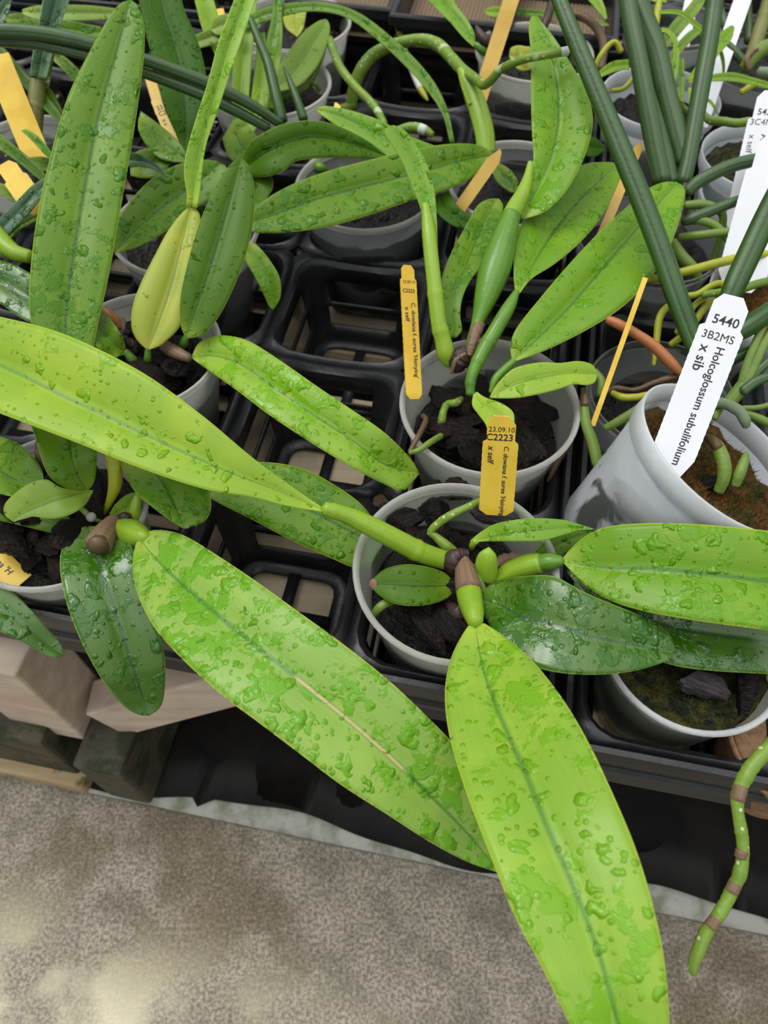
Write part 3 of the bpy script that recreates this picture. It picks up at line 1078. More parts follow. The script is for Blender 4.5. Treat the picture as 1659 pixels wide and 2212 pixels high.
PW = pot(1752, 1590, -0.036, 0.0370, 'brown speckled clay pot cut off by the right edge beside the white rimmed pot', CLAY, CLAY, h=0.06)
plug(PW, CLAY, 0.002, 'potting_mix', 'brown speckled mix filling the clay pot at the right edge', 'potting mix', 0.001, 31.0)
# growing media
plug(PA, SOIL, 0.030, 'potting_bark', 'dark wet bark mix filling the front centre pot', 'potting mix', 0.004, 1.0)
bark_fill(PA, 25, 0.022, 'wet dark bark chunk in the front centre pot', 'bark chunks in the front centre pot', 11)
plug(PB, SOIL, 0.028, 'potting_bark', 'dark wet bark mix in the pot behind the centre pot', 'potting mix', 0.004, 2.0)
bark_fill(PB, 25, 0.021, 'wet dark bark chunk in the pot behind the centre pot', 'bark chunks in the second pot', 12)
plug(PC, SOIL, 0.022, 'potting_bark', 'dark bark mix in the left pot behind the long lime leaf', 'potting mix', 0.004, 3.0)
bark_fill(PC, 16, 0.018, 'dark bark chunk in the left pot behind the long lime leaf', 'bark chunks in the left pot', 13)
plug(PE, SOIL, 0.020, 'potting_bark', 'black glossy bark mix in the pot at the left edge', 'potting mix', 0.004, 4.0)
bark_fill(PE, 20, 0.017, 'black glossy bark chunk in the pot at the left edge', 'bark chunks in the left edge pot', 14, size=0.85)
for k, (P_, nm) in enumerate(((PF, 'the second row left pot'), (PG, 'the pot under the long horizontal leaf'), (PH, 'the pot with the leaning pale label'),
                              (PI, 'the top pot with the tall yellow label'), (PJ, 'the bright strap leaf pot'), (PK, 'the pot behind the bright strap leaf pot'),
                              (PP, 'the clear pot full of green roots'), (PQ, 'the very clear pot with the orange root'),
                              (PL, 'the frosted pot of the small strap leaved plant'), (PN, 'the clear pot at the top edge'), (PO, 'the top right corner pot'), (PU, 'the far left pot'))):
    plug(P_, SOIL, 0.026 if P_ is PQ else 0.018, 'potting_bark', 'dark bark mix in '+nm, 'potting mix', 0.005, 5.0+k)
plug(PS, MOSSB, 0.012, 'moss', 'dark green and brown moss in the white rimmed pot at lower right', 'moss', 0.0050, 21.0, 2600)
plug(PR, MOSSA, 0.014, 'moss', 'rusty brown moss in the large tilted frosted pot', 'moss', 0.0040, 22.0, 5000)
plug(PT, MOSSA, 0.008, 'moss', 'brown moss in the frosted pot cut by the right edge', 'moss', 0.0040, 23.0, 1500)
plug(PM, MOSSB, 0.012, 'moss', 'yellowish moss in the frosted pot under the printed label at right', 'moss', 0.0040, 24.0, 1200)
plug(PV, SOIL, 0.016, 'potting_bark', 'dark mix in the frosted pot behind the blank white label', 'potting mix', 0.0040, 25.0)
loose_chunk(1079, 1113, -0.004, 0.0105, 0.0062, 0.0055, (0.2, 0.1, -0.15), BARKGREY, 'grey flat bark chunk at the foot of the centre yellow label', 51)
loose_chunk(985, 1062, -0.010, 0.0105, 0.0062, 0.0060, (0.3, 0.0, -0.1), BARK, 'black bark chunk at the back left of the front centre pot', 52)
loose_chunk(935, 1085, -0.012, 0.0075, 0.0105, 0.0075, (0.4, 0.2, 0.3), BARK, 'tall black bark chunk left of the branched root in the centre pot', 53)
loose_chunk(868, 1122, -0.012, 0.0110, 0.0100, 0.0080, (0.2, 0.1, 0.5), BARK, 'big black bark chunk against the left wall of the centre pot', 54)
loose_chunk(912, 1165, -0.012, 0.0095, 0.0090, 0.0075, (0.1, 0.2, 1.3), BARK, 'brown ridged bark chunk above the green stem in the centre pot', 55)
loose_chunk(1450, 600, -0.010, 0.007, 0.006, 0.005, (0, 0, 0.4), BARK, 'small bark chunk in the clear root filled pot', 56)
loose_chunk(1520, 1480, -0.018, 0.0090, 0.0065, 0.005, (0, 0.1, -0.4), BARKGREY, 'grey flat chunk pressed into the dark moss at lower right', 57)
loose_chunk(1610, 1490, -0.018, 0.0050, 0.0110, 0.006, (0.1, 0, -0.2), BARK, 'black upright chunk at the right in the dark moss pot', 58)
loose_chunk(1548, 1040, 0.016, 0.0060, 0.0050, 0.0045, (0, 0, 0.2), BARK, 'black chunk in the brown moss of the tilted pot', 59)

# ------------------------------------------------------------------ orchid in the front centre pot
A = root_at('orchid', 'orchid in the front centre pot with lime leaves spreading left, right and downward', 'orchid', at_z(985, 1235, -0.02))
leaf(A, LIMEDRY, [(702, 1100), (640, 1058), (545, 988), (430, 892), (300, 800), (140, 722), (0, 684), (-120, 660)],
     [(700, 1106), (620, 1093), (540, 1073), (440, 1056), (300, 1010), (150, 950), (0, 893), (-120, 850)],
     z=[0.022, 0.036, 0.044, 0.048, 0.046], M=[(701, 1103), (600, 1060), (506, 1024), (416, 986), (307, 936), (217, 892), (137, 856), (18, 796), (-120, 745)],
     fold=0.30, bulge=0.05, n=60)
tube(A, BULB, [(966, 1212, -0.010, 21), (915, 1196, -0.002, 23), (860, 1168, 0.006, 23), (800, 1137, 0.013, 22), (750, 1113, 0.018, 19), (700, 1098, 0.022, 15)],
     name='pseudobulb', nodes=(0.25, 0.93))
leaf(A, LIME, [(1024, 1344), (1008, 1356), (975, 1420), (961, 1500), (973, 1600), (1010, 1720), (1060, 1850), (1112, 1980), (1170, 2090), (1232, 2215), (1290, 2340)],
     [(1030, 1344), (1050, 1348), (1108, 1388), (1162, 1440), (1222, 1520), (1274, 1610), (1326, 1720), (1374, 1835), (1412, 1960), (1436, 2080), (1446, 2215), (1440, 2340)],
     z=[0.002, 0.022, 0.040, 0.046, 0.044, 0.034], M=[(1026, 1350), (1040, 1430), (1066, 1512), (1100, 1592), (1140, 1682), (1176, 1772), (1220, 1872), (1262, 1972), (1300, 2080), (1335, 2212), (1362, 2340)],
     fold=0.20, n=64, wave=0.012)
front = tube(A, BULB, [(1003, 1225, -0.012, 22), (1010, 1262, -0.008, 27), (1016, 1298, -0.003, 27), (1023, 1326, 0.001, 23), (1027, 1346, 0.003, 17)], name='pseudobulb')
tube(front, SHEATH, [(1001, 1203, -0.005, 10), (1003, 1222, -0.006, 20), (1008, 1250, -0.005, 26), (1013, 1272, -0.004, 29)], name='sheath', label='brown papery sheath')
leaf(A, FRESH, [(1212, 1210), (1232, 1186), (1262, 1160), (1312, 1138), (1400, 1130), (1500, 1132), (1600, 1140), (1760, 1158)],
     [(1214, 1213), (1236, 1236), (1272, 1270), (1325, 1300), (1400, 1322), (1500, 1340), (1600, 1354), (1760, 1374)],
     z=[0.004, 0.014, 0.022, 0.024, 0.022], M=[(1213, 1212), (1262, 1221), (1330, 1227), (1400, 1228), (1500, 1236), (1600, 1248), (1760, 1270)], fold=0.22, n=52)
tube(A, BULB, [(1066, 1262, -0.014, 10), (1098, 1238, -0.010, 22), (1140, 1222, -0.004, 26), (1168, 1216, 0.0, 22)], name='pseudobulb')
tube(A, BULBDARK, [(1162, 1216, -0.001, 19), (1190, 1213, 0.002, 19), (1214, 1212, 0.004, 11)], name='leaf_stalk')
leaf(A, WETDARK, [(1040, 1292), (1050, 1268), (1090, 1250), (1150, 1243), (1200, 1246), (1260, 1278), (1330, 1308), (1400, 1336), (1444, 1368), (1462, 1410)],
     [(1040, 1294), (1046, 1330), (1080, 1380), (1120, 1425), (1180, 1448), (1250, 1457), (1320, 1456), (1380, 1447), (1440, 1428), (1462, 1412)],
     z=[-0.012, 0.004, 0.010, 0.006, 0.002], M=[(1040, 1293), (1080, 1306), (1130, 1333), (1200, 1352), (1280, 1374), (1360, 1392), (1462, 1411)], fold=0.16)
leaf(A, WETDARK, [(1225, 1232), (1290, 1246), (1380, 1262), (1500, 1284), (1640, 1310), (1780, 1340)],
     [(1225, 1236), (1290, 1320), (1370, 1400), (1450, 1436), (1540, 1449), (1659, 1456), (1780, 1462)],
     z=[-0.010, -0.005, -0.005, -0.006], fold=0.12)
leaf(A, FRESH, [(1015, 1168), (1040, 1148), (1075, 1130), (1140, 1120), (1210, 1122), (1250, 1132), (1283, 1142)],
     [(1017, 1172), (1060, 1169), (1120, 1169), (1170, 1168), (1215, 1156), (1250, 1146), (1283, 1144)],
     z=[0.0, 0.010, 0.013, 0.012], M=[(1016, 1171), (1080, 1155), (1150, 1146), (1220, 1140), (1283, 1143)], fold=0.10)
tube(A, BULB, [(1018, 1186, -0.010, 5), (1020, 1178, -0.003, 7), (1028, 1168, 0.001, 8)], name='leaf_stalk')
leaf(A, DARK, [(1150, 1212), (1160, 1186), (1195, 1156), (1240, 1148), (1278, 1148)], [(1152, 1216), (1190, 1210), (1225, 1190), (1255, 1168), (1279, 1150)], z=[-0.008, 0.0, 0.002])
old = leaf(A, DARK, [(982, 1262), (965, 1240), (930, 1226), (880, 1219), (835, 1228), (808, 1248), (799, 1262)],
     [(982, 1264), (972, 1288), (935, 1304), (890, 1309), (850, 1303), (818, 1285), (799, 1264)], z=[-0.012, -0.004, -0.003, -0.006],
     M=[(982, 1264), (940, 1266), (880, 1265), (830, 1262), (799, 1263)], fold=0.06)
tube(old, SHEATH, [(812, 1262, -0.0052, 10), (804, 1262, -0.0055, 12), (797, 1263, -0.006, 2)], name='leaf_tip', label='dry brown leaf tip', flatten=0.25, n=8)
tube(A, BULB, [(1048, 1262, -0.014, 20), (1050, 1240, -0.008, 24), (1051, 1215, -0.002, 24), (1054, 1196, 0.002, 18), (1056, 1183, 0.004, 3)], name='shoot', flatten=0.6, label='short fresh green shoot')
tube(A, SHEATHDARK, [(985, 1232, -0.014, 22), (978, 1214, -0.007, 24), (985, 1200, -0.004, 16), (1010, 1196, -0.005, 10)], name='sheath', bumpy=0.25)
tube(A, SHEATHDARK, [(960, 1300, -0.016, 6), (985, 1322, -0.012, 17), (1008, 1325, -0.012, 8)], name='sheath', bumpy=0.2, flatten=0.5)
tube(A, SHEATH, [(1060, 1222, -0.014, 12), (1100, 1210, -0.012, 16), (1140, 1206, -0.010, 8)], name='rhizome', bumpy=0.3)
tube(A, ROOT, [(985, 1196, -0.012, 11), (962, 1178, -0.008, 12), (942, 1160, -0.006, 9), (930, 1148, -0.004, 8), (950, 1128, 0.0, 9), (975, 1112, 0.004, 9), (1012, 1094, 0.006, 8), (1040, 1083, 0.004, 8), (1066, 1090, -0.004, 7), (1085, 1100, -0.012, 6)],
     n=60, bumpy=0.10)
tube(A, ROOT, [(1112, 1098, -0.004, 5), (1130, 1108, -0.004, 6), (1145, 1122, -0.008, 5), (1152, 1128, -0.014, 4)], bumpy=0.10)
tube(A, ROOTPLAIN, [(852, 1296, -0.014, 9), (830, 1305, -0.010, 10), (814, 1318, -0.012, 9), (806, 1332, -0.018, 6)], bumpy=0.05)
tube(A, ROOTPLAIN, [(1028, 1222, -0.010, 7), (1030, 1245, -0.008, 10), (1040, 1268, -0.010, 9), (1052, 1290, -0.014, 6)], bumpy=0.05)

# ------------------------------------------------------------------ orchid in the pot behind
B_ = root_at('orchid', 'orchid in the second pot with tall wet leaves fanning up to the right', 'orchid', at_z(1010, 850, -0.018))
leaf(B_, FRESH, [(944, 640), (931, 560), (919, 490), (905, 440), (888, 398), (870, 352), (850, 318), (834, 294), (831, 281), (842, 271)],
     [(950, 640), (946, 560), (944, 480), (940, 425), (932, 382), (918, 345), (900, 315), (880, 287), (862, 274), (848, 270)],
     d=[0.405, 0.410, 0.415, 0.418], M=[(947, 640), (938, 550), (926, 460), (910, 390), (886, 335), (866, 300), (846, 271)], fold=0.25, thick=0.002)
tube(B_, BULB, [(968, 790, 0.412, 8), (963, 765, 0.409, 19), (957, 735, 0.407, 18), (948, 700, 0.405, 17), (942, 650, 0.404, 17), (937, 605, 0.404, 16), (932, 560, 0.405, 16), (926, 500, 0.407, 15), (918, 440, 0.411, 8)],
     mode='d', name='pseudobulb', nodes=(0.22, 0.45), n=60, flatten=0.7)
leaf(B_, MID, [(1072, 428), (1050, 432), (1030, 446), (1005, 490), (975, 545), (955, 600), (950, 655), (958, 695), (974, 728)],
     [(1076, 428), (1087, 445), (1078, 500), (1056, 555), (1020, 600), (1000, 640), (994, 680), (998, 712), (985, 730)],
     d=[0.450, 0.440, 0.425, 0.415, 0.412], fold=0.25, M=[(1073, 430), (1050, 470), (1022, 535), (996, 600), (976, 660), (978, 729)])
bulb = tube(B_, BULBDARK, [(1014, 770, 0.408, 9), (1018, 740, 0.409, 11), (1032, 695, 0.411, 14), (1050, 640, 0.413, 26), (1068, 585, 0.416, 34), (1085, 530, 0.419, 30), (1100, 480, 0.423, 22), (1106, 462, 0.424, 20)],
     mode='d', name='pseudobulb', n=60, nodes=(0.04,))
tube(bulb, SHEATH, [(1014, 768, 0.407, 8), (1020, 742, 0.407, 11), (1030, 712, 0.409, 13), (1036, 700, 0.411, 12)], mode='d', name='sheath', bumpy=0.2)
tube(B_, BULB, [(1104, 466, 0.423, 20), (1115, 445, 0.425, 19), (1128, 420, 0.427, 16), (1140, 385, 0.430, 11), (1146, 350, 0.432, 6)], mode='d', name='leaf_stalk', flatten=0.7)
leaf(B_, FRESH, [(1126, 472), (1138, 420), (1152, 350), (1149, 280), (1147, 200), (1147, 120), (1142, 60), (1148, 36), (1156, 34)],
     [(1130, 474), (1180, 455), (1228, 405), (1266, 330), (1281, 262), (1268, 200), (1238, 145), (1200, 85), (1172, 50), (1160, 34)],
     d=[0.428, 0.436, 0.446, 0.455, 0.462], M=[(1128, 472), (1165, 395), (1192, 330), (1206, 255), (1203, 180), (1188, 110), (1158, 35)], fold=0.32, n=56)
tube(B_, BULBDARK, [(1016, 852, 0.402, 10), (1018, 815, 0.401, 12), (1040, 765, 0.402, 15), (1075, 705, 0.404, 16), (1100, 662, 0.407, 14), (1116, 630, 0.410, 7)],
     mode='d', name='pseudobulb', n=60, nodes=(0.10, 0.30, 0.5))
leaf(B_, FRESH, [(1114, 636), (1110, 600), (1111, 550), (1118, 500), (1150, 450), (1200, 405), (1255, 358), (1300, 350), (1334, 352)],
     [(1118, 640), (1148, 602), (1190, 575), (1235, 540), (1275, 500), (1305, 460), (1328, 415), (1340, 380), (1338, 354)],
     d=[0.410, 0.424, 0.442, 0.458, 0.470], M=[(1116, 638), (1150, 575), (1190, 510), (1240, 445), (1290, 395), (1336, 353)], fold=0.26)
leaf(B_, FRESH, [(1106, 778), (1103, 752), (1114, 712), (1170, 640), (1230, 570), (1290, 506), (1345, 455), (1400, 408), (1436, 393), (1462, 393)],
     [(1108, 782), (1155, 766), (1210, 742), (1268, 712), (1330, 674), (1380, 630), (1430, 566), (1460, 500), (1477, 440), (1480, 408), (1468, 396)],
     d=[0.400, 0.408, 0.424, 0.440, 0.455], M=[(1107, 781), (1165, 728), (1230, 662), (1300, 580), (1370, 500), (1430, 430), (1465, 396)], fold=0.24, bulge=0.10, n=56)
tube(B_, BULBDARK, [(1060, 848, 0.398, 5), (1070, 820, 0.398, 9), (1090, 798, 0.399, 9), (1110, 780, 0.400, 8)], mode='d', name='leaf_stalk')
leaf(B_, LIMEDRY, [(1057, 858), (1075, 828), (1110, 796), (1165, 783), (1210, 784), (1250, 780), (1280, 788), (1290, 806)],
     [(1060, 860), (1110, 860), (1160, 852), (1205, 841), (1240, 830), (1268, 832), (1285, 826), (1291, 810)],
     d=[0.394, 0.392, 0.394, 0.398], M=[(1058, 859), (1110, 832), (1170, 815), (1230, 806), (1291, 808)], fold=0.2)
leaf(B_, LIMEDRY, [(1022, 852), (1020, 875), (1034, 896), (1048, 915), (1056, 935)], [(1030, 846), (1048, 858), (1085, 872), (1108, 890), (1112, 915)],
     d=[0.395, 0.386, 0.380], fold=0.3)
tube(B_, SHEATHDARK, [(985, 800, 0.412, 14), (992, 780, 0.410, 24), (1002, 765, 0.410, 20), (1014, 752, 0.410, 10)], mode='d', name='sheath', bumpy=0.25)
tube(B_, SHEATH, [(975, 806, 0.408, 4), (985, 778, 0.405, 5), (1005, 764, 0.404, 4)], mode='d', name='sheath', bumpy=0.3)
tube(B_, ROOT, [(998, 862, -0.012, 7), (985, 870, -0.008, 9), (966, 874, -0.010, 8), (958, 888, -0.008, 8), (955, 905, -0.010, 9), (950, 922, -0.014, 7)], bumpy=0.15)
tube(B_, ROOTBROWN, [(913, 898, -0.016, 6), (920, 908, -0.004, 6), (905, 940, 0.004, 6), (885, 976, 0.002, 5)], bumpy=0.08)
tube(B_, ROOTPLAIN, [(952, 942, -0.006, 7), (930, 955, 0.002, 7), (905, 972, 0.004, 6), (885, 978, 0.002, 5)], bumpy=0.08)
tube(B_, ROOTBROWN, [(1228, 965, -0.020, 5), (1208, 990, -0.026, 8), (1192, 1022, -0.032, 6), (1182, 1040, -0.036, 3)], bumpy=0.05)

# ------------------------------------------------------------------ orchid in the left pot
C_ = root_at('orchid', 'orchid in the left pot with a pale upright leaf and long lime leaf', 'orchid', at_z(345, 770, -0.015))
leaf(C_, YELLOW, [(318, 756), (296, 735), (284, 705), (287, 660), (305, 610), (335, 550), (365, 495), (395, 458), (410, 449)],
     [(322, 756), (352, 742), (392, 700), (412, 640), (425, 570), (433, 510), (433, 470), (426, 454), (414, 449)],
     d=[0.415, 0.418, 0.424, 0.430], M=[(320, 756), (345, 690), (372, 610), (392, 530), (412, 450)], fold=0.18, bulge=0.14, n=48)
leaf(C_, LIME, [(402, 446), (404, 420), (398, 385), (400, 340), (422, 260), (448, 180), (472, 90), (505, 0), (525, -60)],
     [(426, 448), (432, 410), (436, 370), (446, 310), (470, 240), (500, 150), (528, 70), (552, 0), (575, -60)],
     d=[0.428, 0.425, 0.422, 0.425], M=[(414, 447), (420, 400), (430, 350), (446, 270), (465, 200), (490, 110), (526, 10), (548, -60)], fold=0.5, groove=0.10)
leaf(C_, DARK, [(400, 728), (390, 700), (390, 640), (406, 565), (428, 490), (455, 425), (486, 370), (505, 348), (518, 343)],
     [(404, 732), (440, 722), (475, 680), (505, 620), (530, 555), (547, 480), (550, 410), (540, 362), (524, 343)],
     d=[0.410, 0.412, 0.418, 0.424], M=[(402, 731), (428, 650), (455, 570), (482, 480), (505, 400), (521, 343)], fold=0.16, bulge=0.10)
leaf(C_, LIME, [(415, 768), (428, 742), (455, 728), (490, 725), (540, 738), (610, 782), (690, 838), (760, 885), (830, 934), (885, 988), (905, 1020)],
     [(414, 774), (450, 800), (510, 842), (580, 895), (650, 942), (720, 986), (790, 1026), (840, 1050), (872, 1060), (906, 1024)],
     z=[0.004, 0.012, 0.012, 0.002, -0.018], M=[(415, 771), (460, 768), (520, 786), (600, 842), (680, 898), (760, 950), (830, 1002), (905, 1022)], fold=0.24, bulge=0.09, n=54)
tube(C_, SHEATH, [(348, 742, -0.004, 8), (362, 752, 0.0, 14), (385, 764, 0.003, 14), (410, 774, 0.004, 9)], name='sheath', bumpy=0.15, label='dry papery sheath')
tube(C_, BULBDARK, [(320, 800, -0.012, 7), (319, 775, 0.0, 8), (320, 752, 0.005, 6)], name='leaf_stalk')
tube(C_, BULBDARK, [(392, 758, -0.008, 10), (397, 740, 0.004, 9), (402, 726, 0.008, 6)], name='leaf_stalk')
leaf(C_, MID, [(272, 758), (268, 735), (250, 705), (222, 672), (196, 660)], [(270, 766), (250, 772), (232, 765), (205, 745), (190, 720)], z=[0.002, 0.012, 0.010], fold=0.3)
tube(C_, BULBDARK, [(302, 798, -0.014, 9), (288, 780, -0.004, 11), (270, 758, 0.002, 7)], name='leaf_stalk')
tube(C_, ROOTORANGE, [(225, 668, 0.0, 7), (248, 688, -0.002, 9), (262, 708, -0.006, 8)], name='sheath')
tube(C_, SHEATH, [(262, 690, -0.004, 7), (275, 715, -0.006, 10), (290, 745, -0.010, 8), (300, 770, -0.014, 6)], name='sheath', bumpy=0.15)
tube(C_, SHEATHDARK, [(278, 730, -0.006, 9), (286, 742, -0.006, 11), (296, 760, -0.010, 8)], name='sheath', bumpy=0.2)
leaf(C_, FRESH, [(530, 535), (545, 524), (562, 536), (585, 565), (604, 600), (606, 640), (592, 668)], [(522, 548), (540, 580), (558, 612), (572, 642), (580, 660), (588, 668), (590, 669)],
     d=[0.460, 0.450, 0.455], fold=0.28)

# ------------------------------------------------------------------ orchid at the left edge
E_ = root_at('orchid', 'orchid in the left edge pot with a huge wet leaf reaching down to the centre', 'orchid', at_z(200, 1130, -0.018))
leaf(E_, MID, [(140, 760), (90, 740), (66, 690), (64, 610), (78, 480), (108, 340), (148, 205), (205, 90), (240, 30), (262, 6), (278, 0)],
     [(150, 800), (192, 780), (214, 690), (238, 580), (266, 420), (290, 280), (308, 150), (313, 80), (308, 40), (296, 10), (284, 0)],
     d=[0.405, 0.410, 0.420, 0.428, 0.432], M=[(145, 780), (142, 680), (160, 540), (185, 390), (212, 250), (248, 120), (281, 0)], fold=0.14, bulge=0.06, n=60)
leaf(E_, MID, [(186, 1062), (150, 1058), (112, 1035), (92, 1000), (74, 940), (60, 900)], [(188, 1062), (204, 1040), (210, 985), (212, 940), (205, 900), (180, 860)],
     z=[-0.004, 0.010, 0.018], fold=0.22)
tube(E_, SHEATH, [(90, 1012, 0.0, 5), (88, 985, 0.006, 12), (94, 950, 0.012, 15), (106, 915, 0.016, 14)], name='sheath', label='tan dry stem sheath')
leaf(E_, MID, [(-30, 935), (0, 943), (40, 958), (75, 990), (92, 1020), (94, 1036)], [(-30, 1060), (0, 1066), (30, 1072), (58, 1062), (80, 1052), (94, 1038)],
     z=[-0.002, 0.004, 0.004], fold=0.15, M=[(-30, 1000), (0, 1018), (40, 1038), (94, 1037)])
leaf(E_, OLIVE, [(201, 1058), (170, 1060), (130, 1052), (100, 1036), (65, 1044), (30, 1068), (10, 1090), (10, 1112), (27, 1127)],
     [(201, 1062), (185, 1090), (155, 1110), (125, 1119), (100, 1120), (72, 1116), (55, 1120), (40, 1124), (29, 1128)],
     z=[0.0, 0.012, 0.012, 0.010], M=[(201, 1060), (140, 1074), (95, 1090), (55, 1108), (28, 1127)], fold=0.14)
leaf(E_, DARK, [(-40, 1062), (10, 1064), (70, 1080), (120, 1100), (150, 1118), (155, 1132)], [(-40, 1115), (0, 1124), (50, 1136), (90, 1146), (125, 1152), (150, 1140)], z=[-0.012, -0.006, -0.008], fold=0.1)
tube(E_, ROOTYEL, [(222, 1110, -0.016, 7), (236, 1085, -0.008, 8), (248, 1050, 0.0, 14), (248, 1015, 0.006, 15), (238, 980, 0.012, 12)], name='pseudobulb', label='yellowed old stem')
leaf(E_, MID, [(256, 1000), (268, 1018), (290, 1060), (325, 1092), (362, 1120), (390, 1138), (400, 1142)], [(360, 1000), (430, 1020), (450, 1050), (456, 1085), (452, 1112), (435, 1130), (402, 1142)],
     z=[0.008, 0.012, 0.010, 0.006], M=[(320, 1000), (355, 1050), (375, 1090), (400, 1142)], fold=0.2)
leaf(E_, MID, [(236, 1110), (250, 1088), (275, 1068), (300, 1062)], [(240, 1114), (270, 1112), (290, 1100), (305, 1075)], z=[-0.010, -0.004, 0.0])
tube(E_, BULB, [(292, 1128, -0.010, 14), (292, 1105, -0.004, 13), (296, 1082, 0.0, 11), (302, 1066, 0.002, 7)], name='shoot')
leaf(E_, WETDARK, [(186, 1136), (160, 1145), (138, 1172), (129, 1220), (140, 1290), (162, 1355), (195, 1425), (235, 1490), (270, 1528), (300, 1544), (318, 1546)],
     [(192, 1136), (225, 1138), (262, 1155), (288, 1190), (298, 1250), (318, 1310), (344, 1368), (356, 1420), (357, 1480), (348, 1525), (322, 1547)],
     z=[-0.006, -0.002, -0.010, -0.024, -0.045], M=[(189, 1138), (205, 1190), (226, 1250), (252, 1330), (280, 1420), (303, 1490), (320, 1546)], fold=0.18, n=52)
leaf(E_, LIMESCAR, [(304, 1158), (318, 1148), (350, 1145), (400, 1158), (470, 1200), (560, 1260), (650, 1325), (740, 1390), (840, 1470), (930, 1555), (985, 1615), (1030, 1690), (1065, 1790), (1080, 1880)],
     [(298, 1164), (289, 1190), (287, 1235), (300, 1290), (335, 1358), (400, 1430), (480, 1502), (560, 1562), (650, 1630), (740, 1698), (840, 1762), (930, 1820), (1010, 1862), (1078, 1886)],
     z=[0.004, 0.018, 0.024, 0.016, 0.0, -0.018], M=[(301, 1162), (335, 1205), (400, 1268), (500, 1352), (600, 1432), (700, 1512), (800, 1596), (900, 1690), (1000, 1790), (1079, 1884)],
     fold=0.16, n=72, wave=0.010)
tube(E_, BULB, [(246, 1140, -0.012, 16), (262, 1145, -0.008, 26), (288, 1152, -0.002, 30), (308, 1158, 0.003, 20), (318, 1160, 0.005, 10)], name='pseudobulb')
leaf(E_, WETDARK, [(-60, 1235), (0, 1258), (40, 1290), (80, 1332), (110, 1366), (132, 1392), (136, 1412)], [(-60, 1345), (0, 1364), (40, 1382), (75, 1402), (100, 1416), (120, 1421), (134, 1416)],
     z=[-0.010, -0.016, -0.030], fold=0.18)
leaf(E_, MID, [(440, 1062), (500, 1000), (560, 998), (610, 1002), (665, 1016), (720, 1046), (770, 1080), (800, 1112), (830, 1150)],
     [(438, 1066), (470, 1085), (540, 1120), (600, 1152), (660, 1182), (720, 1208), (765, 1226), (800, 1220), (828, 1180)],
     z=[-0.004, -0.010, -0.013, -0.017, -0.022], fold=0.10)
curl = tube(E_, SHEATH, [(250, 1128, -0.006, 20), (236, 1140, -0.002, 22), (222, 1160, 0.002, 27), (212, 1178, 0.004, 30)], name='sheath', bumpy=0.06, flatten=0.8, label='brown curled sheath tube')
tube(curl, ROOTBROWN, [(214, 1170, 0.0048, 20), (211, 1180, 0.0058, 25)], name='sheath_opening', n=4, bumpy=0.06)
tube(E_, SHEATHDARK, [(252, 1122, -0.006, 6), (268, 1116, -0.003, 10), (280, 1118, -0.003, 8)], name='sheath', bumpy=0.25)
tube(E_, ROOTPLAIN, [(172, 1096, -0.012, 6), (186, 1108, -0.008, 7), (200, 1122, -0.010, 6), (230, 1124, -0.012, 6)], name='rhizome')
tube(E_, ROOTYEL, [(112, 1212, -0.016, 6), (122, 1202, -0.014, 8), (136, 1190, -0.014, 5)])
tube(E_, ROOTBROWN, [(120, 1190, -0.016, 6), (132, 1165, -0.012, 9), (146, 1140, -0.010, 6)], bumpy=0.2)
bm = bmesh.new()
bmesh.ops.create_uvsphere(bm, u_segments=24, v_segments=14, radius=0.0024)
me = bpy.data.meshes.new('fertilizer_bead')
bm.to_mesh(me)
bm.free()
me.polygons.foreach_set('use_smooth', [True]*len(me.polygons))
me.materials.append(BEAD)
bd = bpy.data.objects.new('fertilizer_bead', me)
COL.objects.link(bd)
bd.location = at_z(197, 1117, -0.004)
tag(bd, 'small round grey fertilizer bead beside the brown curled sheath', 'bead')
# ------------------------------------------------------------------ background plants, left
F_ = root_at('orchid', 'dark leaved orchid behind the tall wet leaf at upper left', 'orchid', at_z(400, 480, -0.016))
leaf(F_, DEEP, [(395, 330), (380, 290), (352, 225), (330, 130), (312, 60), (300, 0), (290, -60)], [(402, 330), (428, 280), (444, 230), (446, 170), (428, 90), (398, 20), (380, -60)],
     d=[0.500, 0.505, 0.515, 0.525], fold=0.14)
leaf(F_, MID, [(246, 545), (246, 500), (262, 462), (300, 412), (345, 374), (395, 352), (440, 345), (470, 348)],
     [(248, 547), (300, 532), (350, 505), (400, 470), (430, 445), (470, 418), (500, 385), (486, 356)], d=[0.450, 0.465, 0.475, 0.480], M=[(247, 546), (300, 490), (360, 440), (425, 395), (475, 352)], fold=0.26)
leaf(F_, DARK, [(545, 470), (530, 440), (510, 400), (505, 360), (520, 330)], [(550, 470), (575, 430), (590, 400), (580, 370), (540, 335)], d=[0.47, 0.48, 0.49])
leaf(F_, MID, [(298, 262), (300, 285), (320, 318), (350, 344), (400, 352)], [(304, 240), (335, 262), (370, 290), (395, 318), (408, 345)], d=[0.50, 0.49, 0.485], fold=0.18)
leaf(F_, BLUE, [(262, 330), (290, 330), (322, 342), (348, 364), (361, 385)], [(262, 362), (290, 360), (320, 362), (345, 374), (361, 387)], d=[0.46, 0.462, 0.465], fold=0.2)
leaf(F_, DARK, [(280, 345), (300, 325), (340, 322), (370, 340)], [(282, 380), (310, 385), (345, 380), (372, 350)], d=[0.49, 0.488, 0.488])
tube(F_, BULBDARK, [(430, 470, -0.012, 10), (420, 420, 0.506, 9), (402, 330, 0.502, 9)][:1] + [(425, 440, 0.0, 9), (410, 400, 0.008, 8)], name='pseudobulb')
